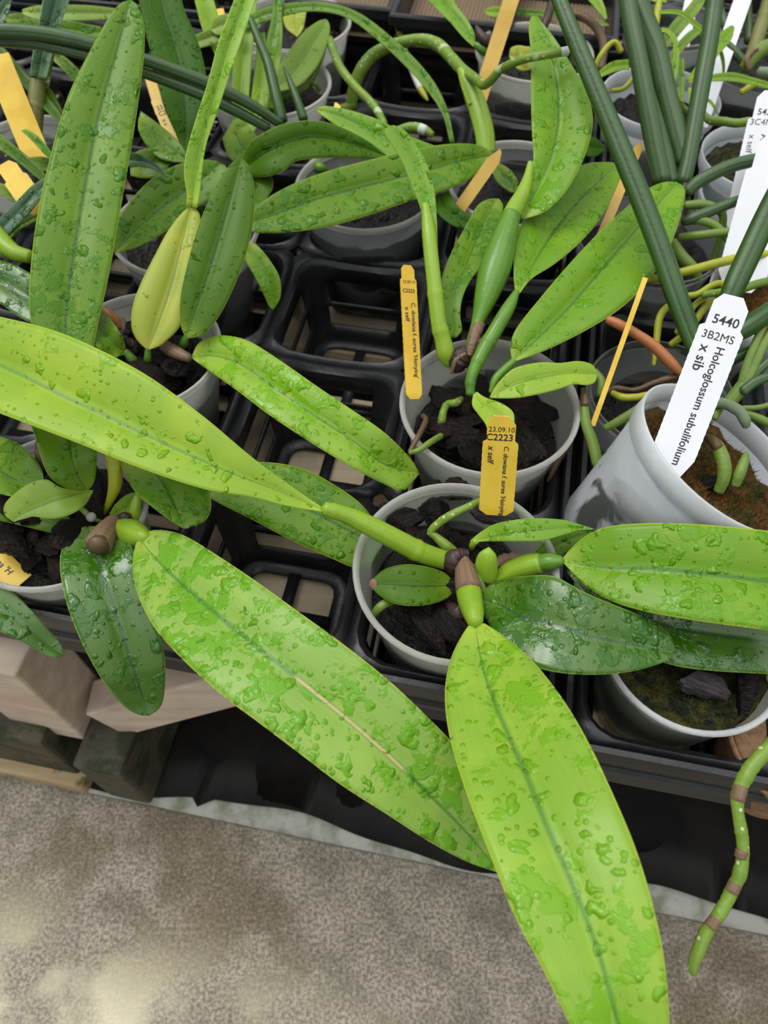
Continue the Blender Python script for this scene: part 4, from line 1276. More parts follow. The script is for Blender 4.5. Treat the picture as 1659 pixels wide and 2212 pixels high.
leaf(F_, DARK, [(520, 372), (522, 340), (550, 300), (600, 272), (650, 261), (700, 263), (750, 280), (800, 308), (836, 336)],
     [(512, 380), (560, 383), (600, 376), (622, 362), (640, 348), (680, 342), (730, 340), (790, 342), (838, 340)],
     d=[0.485, 0.475, 0.482, 0.492, 0.500], M=[(516, 378), (560, 338), (620, 308), (680, 296), (750, 308), (838, 338)], fold=0.35, bulge=0.12)
G_ = root_at('orchid', 'orchid under the middle with a long horizontal wet leaf pointing left', 'orchid', at_z(830, 400, -0.016))
leaf(G_, MID, [(1068, 334), (1040, 315), (1000, 310), (950, 313), (880, 325), (800, 345), (720, 366), (650, 390), (590, 420), (555, 447), (540, 470)],
     [(1068, 338), (1050, 360), (1000, 395), (940, 418), (880, 436), (800, 464), (720, 487), (650, 499), (590, 503), (550, 502), (537, 494)],
     d=[0.495, 0.485, 0.475, 0.465, 0.458], M=[(1067, 336), (1000, 345), (920, 368), (840, 388), (760, 408), (680, 430), (600, 460), (538, 482)], fold=0.20, n=52)
leaf(G_, FRESH, [(682, 234), (700, 229), (735, 233), (780, 245), (825, 262), (880, 292), (940, 315)], [(684, 240), (705, 256), (735, 278), (775, 308), (825, 336), (880, 345), (940, 330)],
     d=[0.520, 0.510, 0.505, 0.505], fold=0.25, M=[(683, 236), (740, 255), (800, 285), (870, 318), (940, 322)])
tube(G_, BULBDARK, [(676, 352, -0.012, 10), (690, 362, -0.006, 11), (706, 372, -0.010, 8)], name='pseudobulb')
leaf(G_, FRESH, [(1012, 225), (998, 190), (988, 155), (992, 146)], [(1030, 220), (1028, 190), (1010, 160), (995, 146)], d=[0.50, 0.505, 0.51])
tube(G_, BULB, [(1050, 330, 0.500, 20), (1047, 290, 0.500, 21), (1036, 245, 0.501, 21), (1022, 205, 0.503, 20), (1005, 170, 0.505, 14), (992, 148, 0.507, 6)],
     mode='d', name='pseudobulb', flatten=0.45)
leaf(G_, DEEP, [(968, 414), (985, 440), (1010, 462), (1040, 478)], [(930, 425), (940, 455), (985, 490), (1035, 486)], d=[0.49, 0.482, 0.478])
leaf(G_, MID, [(1075, 350), (1100, 365), (1118, 390), (1116, 415)], [(1060, 366), (1075, 395), (1098, 412), (1114, 417)], d=[0.53, 0.525, 0.52])
arch = tube(G_, ROOT, [(758, 232, 0.60, 12), (762, 205, 0.594, 13), (775, 160, 0.585, 13), (805, 120, 0.578, 13), (850, 97, 0.570, 12), (905, 86, 0.560, 12), (945, 96, 0.552, 13), (972, 122, 0.535, 12), (1000, 152, 0.515, 12), (1030, 172, 0.490, 10), (1044, 185, 0.478, 9), (1062, 172, 0.468, 9), (1085, 148, 0.460, 9), (1130, 128, 0.448, 9), (1180, 118, 0.443, 9), (1226, 110, 0.442, 9)],
     mode='d', n=110, bumpy=0.06)
tube(G_, ROOT, [(736, 235, 0.60, 9), (752, 232, 0.599, 11), (762, 222, 0.597, 11)], mode='d')
tube(arch, ROOTWHITE, [(1212, 113, 0.4421, 9.4), (1227, 110, 0.4419, 9.6)], mode='d', name='root_tip', n=4, label='white root tip')
tube(G_, ROOT, [(705, 80, 0.60, 7), (712, 88, 0.592, 9), (722, 115, 0.582, 9), (738, 150, 0.573, 9), (765, 185, 0.565, 9), (795, 215, 0.556, 9), (815, 240, 0.548, 9), (830, 268, 0.540, 8)],
     mode='d', n=60, bumpy=0.07)
short = tube(G_, ROOT, [(860, 282, 0.520, 9), (885, 275, 0.517, 10), (912, 278, 0.514, 10), (934, 291, 0.513, 7)], mode='d', bumpy=0.05)
tube(short, ROOTWHITE, [(906, 277, 0.5135, 10.6), (919, 282, 0.5128, 10.4)], mode='d', name='root_band', n=4, label='white band on root')

J_ = root_at('orchid', 'bright yellow green strap leaved plant at the top left of centre', 'orchid', at_z(560, 215, -0.016))
leaf(J_, BRIGHT, [(504, 285), (500, 210), (505, 120), (512, 40), (505, -40)], [(532, 285), (538, 210), (545, 120), (552, 40), (560, -40)], d=[0.560, 0.565, 0.575], fold=0.3)
leaf(J_, BRIGHT, [(536, 270), (545, 190), (552, 130), (556, 70)], [(572, 260), (582, 190), (580, 130), (572, 70)], d=[0.560, 0.568, 0.578], fold=0.3)
leaf(J_, BRIGHT, [(572, 235), (578, 150), (588, 80), (592, 20)], [(590, 235), (604, 150), (610, 80), (608, 20)], d=[0.568, 0.575, 0.59], fold=0.3)
leaf(J_, OLIVE, [(590, 196), (592, 172), (605, 140), (628, 105), (655, 70), (685, 47), (703, 41)], [(596, 198), (640, 188), (672, 160), (695, 125), (708, 90), (713, 60), (708, 44)],
     d=[0.570, 0.575, 0.585, 0.595], fold=0.2)
leaf(J_, BRIGHT, [(530, 250), (545, 215), (560, 192), (565, 188)], [(560, 268), (570, 240), (572, 215), (567, 190)], d=[0.55, 0.552, 0.555])
leaf(J_, BRIGHT, [(480, 300), (500, 265), (515, 255), (540, 235)], [(490, 330), (530, 305), (555, 275), (560, 245)], d=[0.545, 0.548, 0.55])
leaf(J_, MID, [(572, 140), (576, 90), (588, 30), (592, -30)], [(586, 140), (600, 90), (609, 30), (606, -30)], d=[0.55, 0.555, 0.56], fold=0.25)
leaf(J_, BRIGHT, [(462, 0), (480, 60), (500, 110)], [(420, 0), (440, 70), (478, 140)], d=[0.585, 0.575, 0.565], fold=0.3)
leaf(J_, OLIVE, [(455, 62), (465, 38), (490, 30), (520, 40)], [(455, 66), (470, 76), (500, 72), (522, 56)], d=[0.56, 0.558, 0.555])
leaf(J_, OLIVE, [(402, 82), (440, 68), (480, 50), (510, 45)], [(405, 108), (440, 102), (480, 88), (510, 70)], d=[0.565, 0.562, 0.56])
leaf(J_, YELLOW, [(640, 78), (618, 60), (610, 35)], [(642, 80), (655, 60), (662, 25)], d=[0.60, 0.605, 0.61])
leaf(J_, DARK, [(535, 270), (560, 300), (590, 330)], [(480, 300), (500, 345), (560, 365)], d=[0.53, 0.52, 0.51])
leaf(J_, MID, [(520, 40), (580, 14), (650, 4), (720, 8), (780, 30), (840, 75), (895, 125), (940, 180), (968, 240), (982, 308)],
     [(528, 62), (590, 42), (650, 26), (710, 27), (760, 44), (815, 86), (868, 135), (918, 190), (955, 245), (972, 308)],
     d=[0.565, 0.560, 0.555, 0.548, 0.540], fold=0.12, n=56, label='long arching strap leaf')
tube(J_, ROOTPLAIN, [(570, 222, -0.012, 7), (600, 212, -0.010, 8), (640, 195, -0.008, 10), (665, 180, -0.008, 9), (690, 130, 0.004, 7), (700, 92, 0.010, 8), (706, 80, 0.012, 7)], bumpy=0.08)
tube(J_, ROOTPLAIN, [(665, 184, -0.010, 5), (680, 180, -0.006, 5), (690, 195, -0.012, 5)], bumpy=0.05)

# terete leaved plants
T_ = root_at('terete_orchid', 'plant with two dark pencil leaves sweeping right across the upper left', 'orchid', at_z(600, 268, -0.004))
tube(T_, TERETE, [(-40, 66, 0.455, 15), (40, 68, 0.456, 15), (110, 76, 0.458, 15), (200, 96, 0.462, 14), (313, 130, 0.470, 13), (445, 178, 0.480, 13), (540, 225, 0.490, 12), (606, 268, 0.500, 9)],
     mode='d', name='leaf', n=60, channel=0.25)
tube(T_, TERETE, [(-40, 88, 0.462, 11), (60, 92, 0.462, 12), (130, 106, 0.464, 11), (210, 126, 0.468, 11), (313, 158, 0.475, 11), (440, 206, 0.484, 12), (530, 250, 0.494, 11), (580, 278, 0.500, 9)],
     mode='d', name='leaf', n=60, channel=0.2)
tube(T_, TERETEDARK, [(610, 262, 0.535, 12), (598, 215, 0.535, 12), (580, 140, 0.538, 11), (560, 90, 0.542, 9), (540, 40, 0.546, 8)], mode='d', name='leaf', n=40)
tube(T_, TERETEDARK, [(656, 258, 0.53, 10), (645, 225, 0.53, 9), (628, 180, 0.532, 7), (613, 145, 0.535, 2)], mode='d', name='leaf', n=30)

U_ = root_at('orchid', 'orchid at far left with an olive cane and blue green channelled leaves', 'orchid', at_z(70, 335, -0.016))
tube(U_, BULBOLIVE, [(68, 335, 0.52, 20), (70, 290, 0.515, 20), (76, 235, 0.512, 18), (80, 190, 0.510, 16), (82, 160, 0.509, 13)], mode='d', name='pseudobulb', nodes=(0.6,))
leaf(U_, BLUE, [(64, 165), (70, 120), (80, 70), (92, 0), (96, -50)], [(100, 170), (112, 120), (128, 60), (150, 0), (160, -50)], d=[0.505, 0.508, 0.515, 0.525], fold=0.65, groove=0.1, M=[(82, 168), (92, 120), (106, 60), (122, 0), (128, -50)])
leaf(U_, BLUE, [(-60, 60), (-20, 30), (10, -10), (15, -50)], [(-60, 100), (0, 60), (22, 15), (36, -50)], d=[0.50, 0.505, 0.51], fold=0.4)
leaf(U_, MID, [(8, 55), (25, 44), (60, 40), (100, 40), (150, 45), (220, 58)], [(10, 58), (40, 62), (90, 72), (140, 80), (190, 84), (222, 82)], d=[0.56, 0.555, 0.555, 0.56], fold=0.2)
leaf(U_, OLIVE, [(48, 20), (80, 12), (140, 10), (200, 12), (250, 18)], [(48, 30), (80, 42), (140, 45), (200, 44), (250, 40)], d=[0.60, 0.595, 0.60], fold=0.2)
leaf(U_, DARK, [(-20, 88), (10, 105), (40, 140), (80, 185), (120, 230), (140, 262)], [(-20, 118), (0, 130), (30, 160), (62, 200), (100, 240), (132, 268)], d=[0.52, 0.515, 0.51], fold=0.2)
leaf(U_, MID, [(118, 112), (130, 116), (150, 130), (172, 152), (190, 175)], [(116, 132), (130, 145), (150, 165), (168, 182), (180, 190)], d=[0.53, 0.528, 0.525], fold=0.3)
leaf(U_, DARK, [(20, 30), (50, 30), (80, 60)], [(10, 45), (35, 60), (75, 78)], d=[0.57, 0.565, 0.56])
leaf(U_, DARK, [(95, 165), (108, 140), (116, 110)], [(92, 190), (105, 188), (112, 150)], d=[0.514, 0.516, 0.52])
leaf(U_, DARK, [(90, 178), (115, 200), (135, 240)], [(84, 195), (100, 225), (128, 262)], d=[0.517, 0.515, 0.515])
leaf(U_, DARK, [(-20, 275), (10, 296), (45, 325), (85, 360), (100, 380)], [(-20, 312), (10, 330), (45, 355), (75, 380), (95, 395)], d=[0.47, 0.465, 0.462], fold=0.25)
leaf(U_, MID, [(47, 282), (58, 279), (80, 292), (105, 320), (120, 345)], [(48, 285), (65, 300), (88, 325), (108, 345), (118, 350)], d=[0.47, 0.466, 0.46], fold=0.25)
leaf(U_, BLUE, [(104, 380), (70, 400), (40, 430), (10, 460), (-20, 490)], [(100, 410), (80, 440), (55, 470), (25, 500), (0, 525)], d=[0.45, 0.448, 0.446], fold=0.2)
leaf(U_, MID, [(80, 460), (50, 475), (30, 490), (15, 510)], [(82, 475), (55, 490), (35, 505), (18, 520)], d=[0.455, 0.455, 0.455])
tube(U_, BULB, [(-30, 480, 0.442, 20), (0, 520, 0.440, 22), (30, 545, 0.438, 18), (66, 555, 0.438, 14)], mode='d', name='pseudobulb')
leaf(U_, WETDARK, [(-40, 556), (0, 562), (35, 574), (72, 595), (110, 620)], [(-40, 640), (0, 656), (35, 680), (70, 698), (110, 700)], d=[0.435, 0.432, 0.43], fold=0.2)
leaf(U_, DARK, [(60, 340), (90, 338), (115, 345)], [(62, 350), (90, 368), (114, 372)], d=[0.475, 0.472, 0.47])
leaf(U_, DARK, [(0, 395), (30, 405), (60, 430)], [(-10, 410), (20, 432), (50, 440)], d=[0.475, 0.472, 0.47])

# long root hanging from the netted tray
X_ = root_at('aerial_root', 'thin root with a white tip hanging from the back seedling tray', 'root', at_d(845, 38, 0.655))
tube(X_, ROOT, [(845, 35, 0.655, 6), (852, 44, 0.650, 7), (860, 60, 0.645, 7), (866, 85, 0.640, 7), (874, 110, 0.636, 7), (886, 140, 0.632, 7)], mode='d', name='root', n=40)
tube(X_, ROOTWHITE, [(886, 138, 0.632, 7), (896, 165, 0.629, 7), (908, 192, 0.626, 7)], mode='d', name='root', n=20, label='white root end')
tube(X_, ROOTYEL, [(908, 192, 0.626, 7), (916, 205, 0.624, 6), (924, 217, 0.622, 2)], mode='d', name='root_tip', n=12)

K_ = root_at('orchid', 'orchid at top centre with one broad leaf slanting down right', 'orchid', at_z(1090, 110, -0.012))
leaf(K_, FRESH, [(1028, 96), (1024, 70), (1008, 40), (985, 10), (960, -40)], [(1024, 102), (1000, 80), (970, 45), (930, 5), (890, -40)], d=[0.585, 0.59, 0.60, 0.615], fold=0.3)
tube(K_, BULBDARK, [(1072, 125, 0.588, 10), (1055, 112, 0.586, 12), (1040, 104, 0.585, 11), (1026, 96, 0.585, 6)], mode='d', name='pseudobulb')
tube(K_, SHEATHDARK, [(1068, 102, 0.582, 9), (1048, 88, 0.581, 12), (1036, 72, 0.581, 9), (1028, 56, 0.582, 3)], mode='d', name='sheath', bumpy=0.15)
leaf(K_, BRIGHT, [(1046, 22), (1065, 14), (1095, 16), (1110, 20)], [(1046, 26), (1060, 36), (1090, 38), (1110, 36)], d=[0.64, 0.64, 0.64])
leaf(K_, YELLOW, [(1100, 118), (1103, 104), (1120, 98), (1140, 102), (1152, 112)], [(1100, 122), (1108, 140), (1125, 152), (1145, 150), (1155, 140)], d=[0.600, 0.598, 0.598])
leaf(K_, YELLOW, [(1122, 112), (1140, 100), (1150, 108)], [(1122, 120), (1135, 130), (1150, 125)], d=[0.592, 0.59, 0.59])
tube(K_, SHEATHDARK, [(1170, 70, 0.60, 7), (1180, 45, 0.60, 9), (1190, 15, 0.605, 9), (1196, -15, 0.61, 8)], mode='d', name='pseudobulb')
leaf(K_, MID, [(1060, 14), (1130, 18), (1200, 26)], [(1060, 28), (1130, 34), (1200, 38)], d=[0.67, 0.668, 0.665])
leaf(K_, DEEP, [(1230, 300), (1260, 292), (1290, 300), (1308, 318)], [(1228, 330), (1255, 335), (1285, 338), (1306, 325)], d=[0.50, 0.50, 0.50])

# ------------------------------------------------------------------ plants on the right
V_ = root_at('terete_orchid', 'plant with long grey green pencil leaves crossing the upper right', 'orchid', at_z(1470, 440, -0.016))
tube(V_, TERETE, [(1490, 395, 0.485, 22), (1478, 350, 0.485, 20), (1462, 290, 0.486, 22), (1440, 205, 0.487, 22), (1418, 110, 0.488, 22), (1385, 30, 0.490, 24), (1362, -40, 0.492, 26)][1:],
     mode='d', name='leaf', n=50, channel=0.12)
tube(V_, TERETE, [(1430, 392, 0.474, 20), (1415, 320, 0.473, 20), (1398, 230, 0.472, 20), (1380, 130, 0.472, 19), (1362, 40, 0.474, 19), (1350, -40, 0.476, 19)], mode='d', name='leaf', n=50)
tube(V_, TERETE, [(1475, 395, 0.480, 17), (1486, 350, 0.480, 17), (1500, 270, 0.481, 18), (1516, 180, 0.482, 19), (1532, 90, 0.484, 19), (1545, 0, 0.486, 18), (1550, -40, 0.487, 18)], mode='d', name='leaf', n=50)
tube(V_, TERETE, [(1450, 395, 0.482, 16), (1436, 330, 0.482, 16), (1412, 240, 0.482, 14), (1396, 180, 0.482, 12)], mode='d', name='leaf', n=40)
tube(V_, TERETE, [(1484, 415, 0.470, 12), (1510, 392, 0.468, 14), (1560, 366, 0.466, 14), (1610, 350, 0.466, 14), (1670, 340, 0.468, 14)], mode='d', name='leaf', n=40, channel=0.2)
tube(V_, TERETE, [(1475, 480, 0.460, 8), (1500, 470, 0.458, 12), (1560, 446, 0.456, 11), (1620, 424, 0.456, 11), (1680, 400, 0.458, 11)], mode='d', name='leaf', n=40)
tube(V_, SHEATHDARK, [(1458, 540, 0.475, 14), (1462, 500, 0.474, 14), (1476, 450, 0.476, 13), (1480, 400, 0.478, 12)], mode='d', name='stem', bumpy=0.2)
tube(V_, ROOTPLAIN, [(1480, 444, 0.468, 9), (1520, 442, 0.466, 10), (1555, 456, 0.466, 9), (1562, 478, 0.468, 8), (1552, 530, 0.474, 8), (1535, 580, 0.480, 8)], mode='d', n=40)
tube(V_, ROOTPLAIN, [(1478, 480, 0.462, 7), (1510, 476, 0.458, 9), (1545, 488, 0.456, 9), (1575, 520, 0.456, 8), (1592, 548, 0.458, 7)], mode='d', n=40)
tube(V_, ROOTPLAIN, [(1468, 512, 0.464, 8), (1510, 508, 0.458, 9), (1560, 502, 0.454, 9), (1600, 500, 0.452, 9)], mode='d', n=40)
tube(V_, ROOTPLAIN, [(1452, 522, 0.466, 11), (1470, 552, 0.463, 13), (1495, 578, 0.462, 12), (1510, 605, 0.466, 9)], mode='d', n=40)
tube(V_, ROOTYEL, [(1396, 606, 0.455, 8), (1440, 596, 0.450, 9), (1500, 582, 0.446, 10), (1560, 566, 0.444, 10), (1620, 553, 0.444, 10), (1690, 546, 0.446, 9)], mode='d', n=50)
L1_ = root_at('terete_orchid', 'plant with one long dark grooved pencil leaf ending behind the white name label', 'orchid', at_z(1500, 800, -0.020))
tube(L1_, TERETEDARK, [(1515, 775, 0.400, 21), (1490, 715, 0.402, 22), (1462, 640, 0.404, 23), (1425, 535, 0.408, 23), (1385, 430, 0.412, 23), (1340, 320, 0.416, 22), (1290, 200, 0.420, 20), (1240, 80, 0.424, 18), (1200, -20, 0.428, 16)],
     mode='d', name='leaf', n=70, channel=0.48)
tube(L1_, ROOTORANGE, [(1470, 806, 0.400, 8), (1450, 785, 0.400, 12), (1415, 750, 0.401, 12), (1375, 722, 0.402, 11), (1335, 700, 0.404, 11), (1312, 690, 0.406, 9)], mode='d', n=40)
tube(L1_, ROOTYEL, [(1412, 790, 0.420, 4), (1418, 740, 0.420, 7), (1424, 690, 0.421, 8), (1440, 665, 0.422, 8), (1475, 645, 0.423, 8)], mode='d', n=40)
tube(L1_, ROOTYEL, [(1470, 640, 0.412, 7), (1505, 636, 0.411, 7), (1535, 618, 0.410, 7), (1555, 612, 0.410, 7), (1566, 622, 0.410, 6)], mode='d', n=40)
tube(L1_, ROOTYEL, [(1462, 720, 0.420, 7), (1480, 690, 0.418, 7), (1500, 660, 0.416, 7), (1520, 645, 0.415, 7)], mode='d', n=40)
tube(L1_, ROOTYEL, [(1448, 745, 0.422, 7), (1470, 728, 0.420, 8), (1500, 695, 0.418, 8), (1525, 660, 0.416, 8), (1545, 646, 0.415, 6)], mode='d', n=40)
tube(L1_, ROOT, [(1518, 637, 0.408, 8), (1550, 632, 0.407, 8), (1595, 626, 0.406, 9), (1640, 612, 0.406, 9), (1680, 604, 0.407, 9)], mode='d', n=40)
tube(L1_, ROOTPLAIN, [(1308, 925, 0.392, 8), (1340, 908, 0.388, 10), (1380, 884, 0.385, 11), (1420, 855, 0.385, 10)], mode='d', n=30)
tube(L1_, ROOTPLAIN, [(1354, 935, 0.392, 7), (1358, 918, 0.388, 9), (1364, 905, 0.386, 8)], mode='d', n=14)
tube(L1_, ROOTYEL, [(1322, 848, 0.408, 6), (1345, 858, 0.404, 8), (1375, 858, 0.402, 8), (1410, 850, 0.402, 7)], mode='d', n=30, bumpy=0.1)
tube(L1_, ROOTBROWN, [(1310, 848, 0.41, 5), (1330, 838, 0.408, 6), (1370, 842, 0.406, 5), (1410, 828, 0.406, 6), (1450, 815, 0.404, 8), (1480, 806, 0.404, 9)], mode='d', n=40, bumpy=0.3)
tube(L1_, SHEATHDARK, [(1500, 790, 0.404, 16), (1512, 812, 0.404, 18), (1500, 835, 0.406, 14)], mode='d', name='stem', bumpy=0.2)
tube(L1_, ROOTPLAIN, [(1262, 846, 0.404, 7), (1262, 870, 0.402, 9), (1266, 915, 0.400, 11), (1280, 955, 0.399, 12), (1290, 1000, 0.399, 12), (1286, 1012, 0.400, 6)], mode='d', n=40)
tube(L1_, ROOTBROWN, [(1260, 840, 0.403, 6), (1262, 852, 0.401, 8), (1264, 875, 0.400, 9.6)], mode='d', name='root', n=14, bumpy=0.1)
tube(L1_, ROOTPLAIN, [(1285, 800, 0.41, 6), (1300, 825, 0.408, 9), (1296, 855, 0.407, 8)], mode='d', n=14)

H_ = root_at('terete_orchid', 'plant with a fan of slender pencil leaves growing in the tilted frosted pot', 'orchid', at_z(1580, 880, 0.020))
tube(H_, ROOTPLAIN, [(1572, 875, 0.385, 14), (1590, 852, 0.384, 15), (1606, 832, 0.383, 15)], mode='d', name='stem')
for k, pts in enumerate(([(1600, 838, .383, 9), (1612, 795, .382, 10), (1635, 735, .381, 9), (1680, 640, .380, 8)], [(1606, 836, .382, 9), (1625, 800, .381, 10), (1650, 745, .380, 10), (1690, 680, .379, 9)],
                         [(1612, 838, .382, 8), (1635, 805, .381, 9), (1659, 782, .380, 9), (1700, 745, .380, 8)], [(1604, 846, .380, 11), (1630, 826, .379, 11), (1659, 814, .378, 10), (1700, 800, .378, 9)])):
    tube(H_, TERETE if k > 1 else ROOTPLAIN, pts, mode='d', name='leaf', channel=0.25, n=24)
tube(H_, TERETEDARK, [(1560, 790, .392, 12), (1590, 772, .390, 13), (1625, 756, .388, 12)], mode='d', name='leaf', n=20)
tube(H_, ROOTGREY, [(1520, 874, .378, 9), (1545, 870, .374, 11), (1572, 874, .371, 12), (1598, 890, .368, 12), (1609, 908, .367, 12), (1612, 922, .368, 8)], mode='d', n=40, bumpy=0.06)
tube(H_, ROOTPLAIN, [(1606, 892, .372, 7), (1635, 902, .369, 9), (1670, 918, .367, 9)], mode='d', n=20)
tube(H_, ROOTPLAIN, [(1600, 882, .376, 6), (1640, 880, .374, 6), (1680, 868, .373, 6)], mode='d', n=20)
tube(H_, ROOTPLAIN, [(1560, 870, .380, 9), (1550, 888, .376, 9), (1545, 905, .374, 6)], mode='d', n=14)
tube(H_, ROOTPLAIN, [(1530, 948, .357, 10), (1548, 962, .353, 14), (1562, 995, .350, 15), (1564, 1030, .350, 14), (1552, 1062, .353, 11)], mode='d', n=40, bumpy=0.08)
tube(H_, ROOTBROWN, [(1528, 944, .3555, 8), (1542, 954, .352, 12), (1552, 968, .350, 11)], mode='d', name='root', n=14)
tube(H_, ROOTPLAIN, [(1611, 978, .352, 4), (1608, 995, .350, 10), (1598, 1022, .349, 12), (1588, 1048, .351, 10)], mode='d', n=24, bumpy=0.1)
W_ = root_at('terete_orchid', 'plant with broad grooved pencil leaves cut off by the right edge', 'orchid', at_z(1680, 620, -0.006))
tube(W_, TERETEDARK, [(1572, 650, 0.378, 20), (1590, 610, 0.378, 24), (1620, 545, 0.380, 25), (1655, 470, 0.382, 25), (1700, 380, 0.385, 24)], mode='d', name='leaf', n=40, channel=0.3)
tube(W_, TERETEDARK, [(1590, 722, 0.380, 18), (1625, 700, 0.380, 22), (1660, 676, 0.381, 22), (1710, 645, 0.382, 22)], mode='d', name='leaf', n=30)

Y_ = root_at('strap_leaved_orchid', 'small plant with yellowish cane and thin strap leaves in the frosted band pot', 'orchid', at_z(1428, 215, -0.014))
tube(Y_, ROOTYEL, [(1398, 160, 0.545, 5), (1402, 130, 0.545, 7), (1409, 85, 0.547, 8), (1418, 40, 0.550, 8), (1425, -10, 0.553, 7), (1427, -40, 0.555, 7)], mode='d', name='cane', nodes=(0.3, 0.5, 0.75), n=50, label='yellowish jointed cane')
for L_, R_, dd, mt in (
        ([(1424, 24), (1450, 20), (1475, 24), (1500, 42), (1530, 68)], [(1424, 30), (1450, 30), (1470, 34), (1495, 54), (1526, 78)], [0.548, 0.545, 0.545], BRIGHT),
        ([(1526, 68), (1550, 90), (1564, 120), (1566, 155), (1560, 164)], [(1522, 78), (1545, 98), (1556, 125), (1560, 150), (1558, 164)], [0.545, 0.543, 0.545], MID),
        ([(1418, 62), (1440, 60), (1460, 78), (1467, 100), (1466, 150), (1452, 195), (1430, 236)], [(1418, 72), (1438, 70), (1450, 84), (1455, 110), (1450, 150), (1436, 190), (1424, 226)], [0.545, 0.535, 0.53, 0.535], BRIGHT),
        ([(1412, 116), (1430, 80), (1455, 45), (1485, 15), (1510, -20)], [(1418, 120), (1450, 95), (1480, 60), (1510, 25), (1530, -10)], [0.556, 0.56, 0.57], OLIVE),
        ([(1428, 150), (1450, 110), (1480, 75), (1505, 58), (1528, 53)], [(1440, 154), (1468, 118), (1490, 92), (1515, 70), (1530, 58)], [0.552, 0.556, 0.565], OLIVE),
        ([(1482, 172), (1505, 140), (1540, 85), (1570, 60), (1582, 54)], [(1486, 178), (1525, 150), (1555, 115), (1580, 85), (1587, 60)], [0.530, 0.532, 0.538], BRIGHT),
        ([(1486, 172), (1530, 162), (1580, 156), (1630, 168), (1690, 186)], [(1486, 178), (1530, 176), (1580, 176), (1630, 184), (1690, 200)], [0.528, 0.522, 0.522], BRIGHT),
        ([(1285, 168), (1300, 148), (1325, 132), (1358, 128)], [(1288, 172), (1315, 160), (1340, 152), (1360, 150)], [0.545, 0.545, 0.548], BRIGHT),
        ([(1366, 22), (1390, 38), (1412, 44)], [(1366, 32), (1388, 46), (1410, 49)], [0.55, 0.548, 0.547], BRIGHT),
        ([(1370, 58), (1385, 75), (1400, 88)], [(1370, 86), (1388, 90), (1398, 91)], [0.55, 0.548, 0.547], BRIGHT),
        ([(1404, 2), (1418, -6), (1440, -10)], [(1400, -4), (1415, 4), (1440, 6)], [0.552, 0.55, 0.55], BRIGHT),
        ([(1464, 215), (1466, 170), (1466, 125)], [(1478, 225), (1479, 170), (1478, 125)], [0.530, 0.532, 0.536], MID),
        ([(1486, 190), (1488, 230), (1482, 278)], [(1506, 188), (1500, 235), (1490, 280)], [0.525, 0.518, 0.515], FRESH),
        ([(1525, 210), (1540, 220), (1555, 252)], [(1523, 216), (1537, 228), (1553, 254)], [0.525, 0.522, 0.522], MID)):
    leaf(Y_, mt, L_, R_, d=dd, fold=0.2, n=26, thick=0.0012)
tube(Y_, ROOTYEL, [(1280, 158, 0.56, 5), (1295, 125, 0.556, 6), (1315, 98, 0.554, 6), (1330, 92, 0.553, 6), (1342, 112, 0.555, 6)], mode='d', n=30)
tube(Y_, ROOTYEL, [(1322, 196, -0.008, 5), (1345, 192, -0.004, 5), (1362, 176, 0.0, 5), (1372, 160, 0.004, 4)], n=24, bumpy=0.1)
tube(Y_, ROOTORANGE, [(1410, 122, 0.548, 5), (1420, 126, 0.546, 6), (1430, 145, 0.546, 6), (1440, 175, 0.55, 5)], mode='d', n=24)
tube(Y_, ROOTBROWN, [(1412, 172, 0.55, 6), (1430, 170, 0.547, 7), (1448, 172, 0.549, 5)], mode='d', n=16, bumpy=0.15)
tube(Y_, ROOTPLAIN, [(1460, 215, 0.542, 5), (1470, 228, 0.538, 7), (1484, 240, 0.536, 6)], mode='d', n=16)
tube(Y_, ROOT, [(1518, 246, 0.515, 7), (1535, 260, 0.510, 9), (1560, 262, 0.506, 9), (1590, 266, 0.503, 9), (1620, 262, 0.502, 9)], mode='d', n=40, bumpy=0.08)
tube(Y_, ROOTBROWN, [(1298, 150, 0.58, 8), (1304, 100, 0.59, 9), (1290, 62, 0.60, 9), (1262, 38, 0.61, 8), (1235, 30, 0.615, 6)], mode='d', name='leaf', n=40)
leaf(Y_, OLIVE, [(1210, 22), (1250, 32), (1290, 42), (1315, 52)], [(1210, 34), (1250, 46), (1290, 54), (1315, 56)], d=[0.62, 0.615, 0.61])
leaf(Y_, BRIGHT, [(1252, -20), (1280, 10), (1308, 42)], [(1290, -20), (1305, 10), (1312, 40)], d=[0.59, 0.585, 0.58])

Z_ = root_at('terete_orchid', 'plant with thick jointed green stems at the top right corner', 'orchid', at_z(1640, 140, -0.012))
tube(Z_, ROOTPLAIN, [(1608, 150, 0.555, 13), (1622, 128, 0.553, 16), (1640, 110, 0.552, 17), (1670, 98, 0.552, 16)], mode='d', name='stem', n=24)
tube(Z_, TERETE, [(1612, 140, 0.556, 9), (1590, 115, 0.556, 9), (1570, 95, 0.557, 8)], mode='d', name='leaf', n=20)
tube(Z_, BULBOLIVE, [(1625, 120, 0.556, 14), (1640, 70, 0.560, 15), (1655, 20, 0.565, 14), (1665, -30, 0.57, 13)], mode='d', name='stem', n=24, nodes=(0.4,))
tube(Z_, TERETE, [(1618, 90, 0.565, 10), (1614, 40, 0.568, 11), (1610, -30, 0.572, 11)], mode='d', name='leaf', n=20)
tube(Z_, TERETE, [(1590, 90, 0.60, 9), (1560, 40, 0.605, 9), (1548, -20, 0.61, 9)], mode='d', name='leaf', n=20)
tube(Z_, TERETE, [(1636, 50, 0.565, 7), (1650, 20, 0.566, 8), (1690, 5, 0.568, 8)], mode='d', name='leaf', n=20)
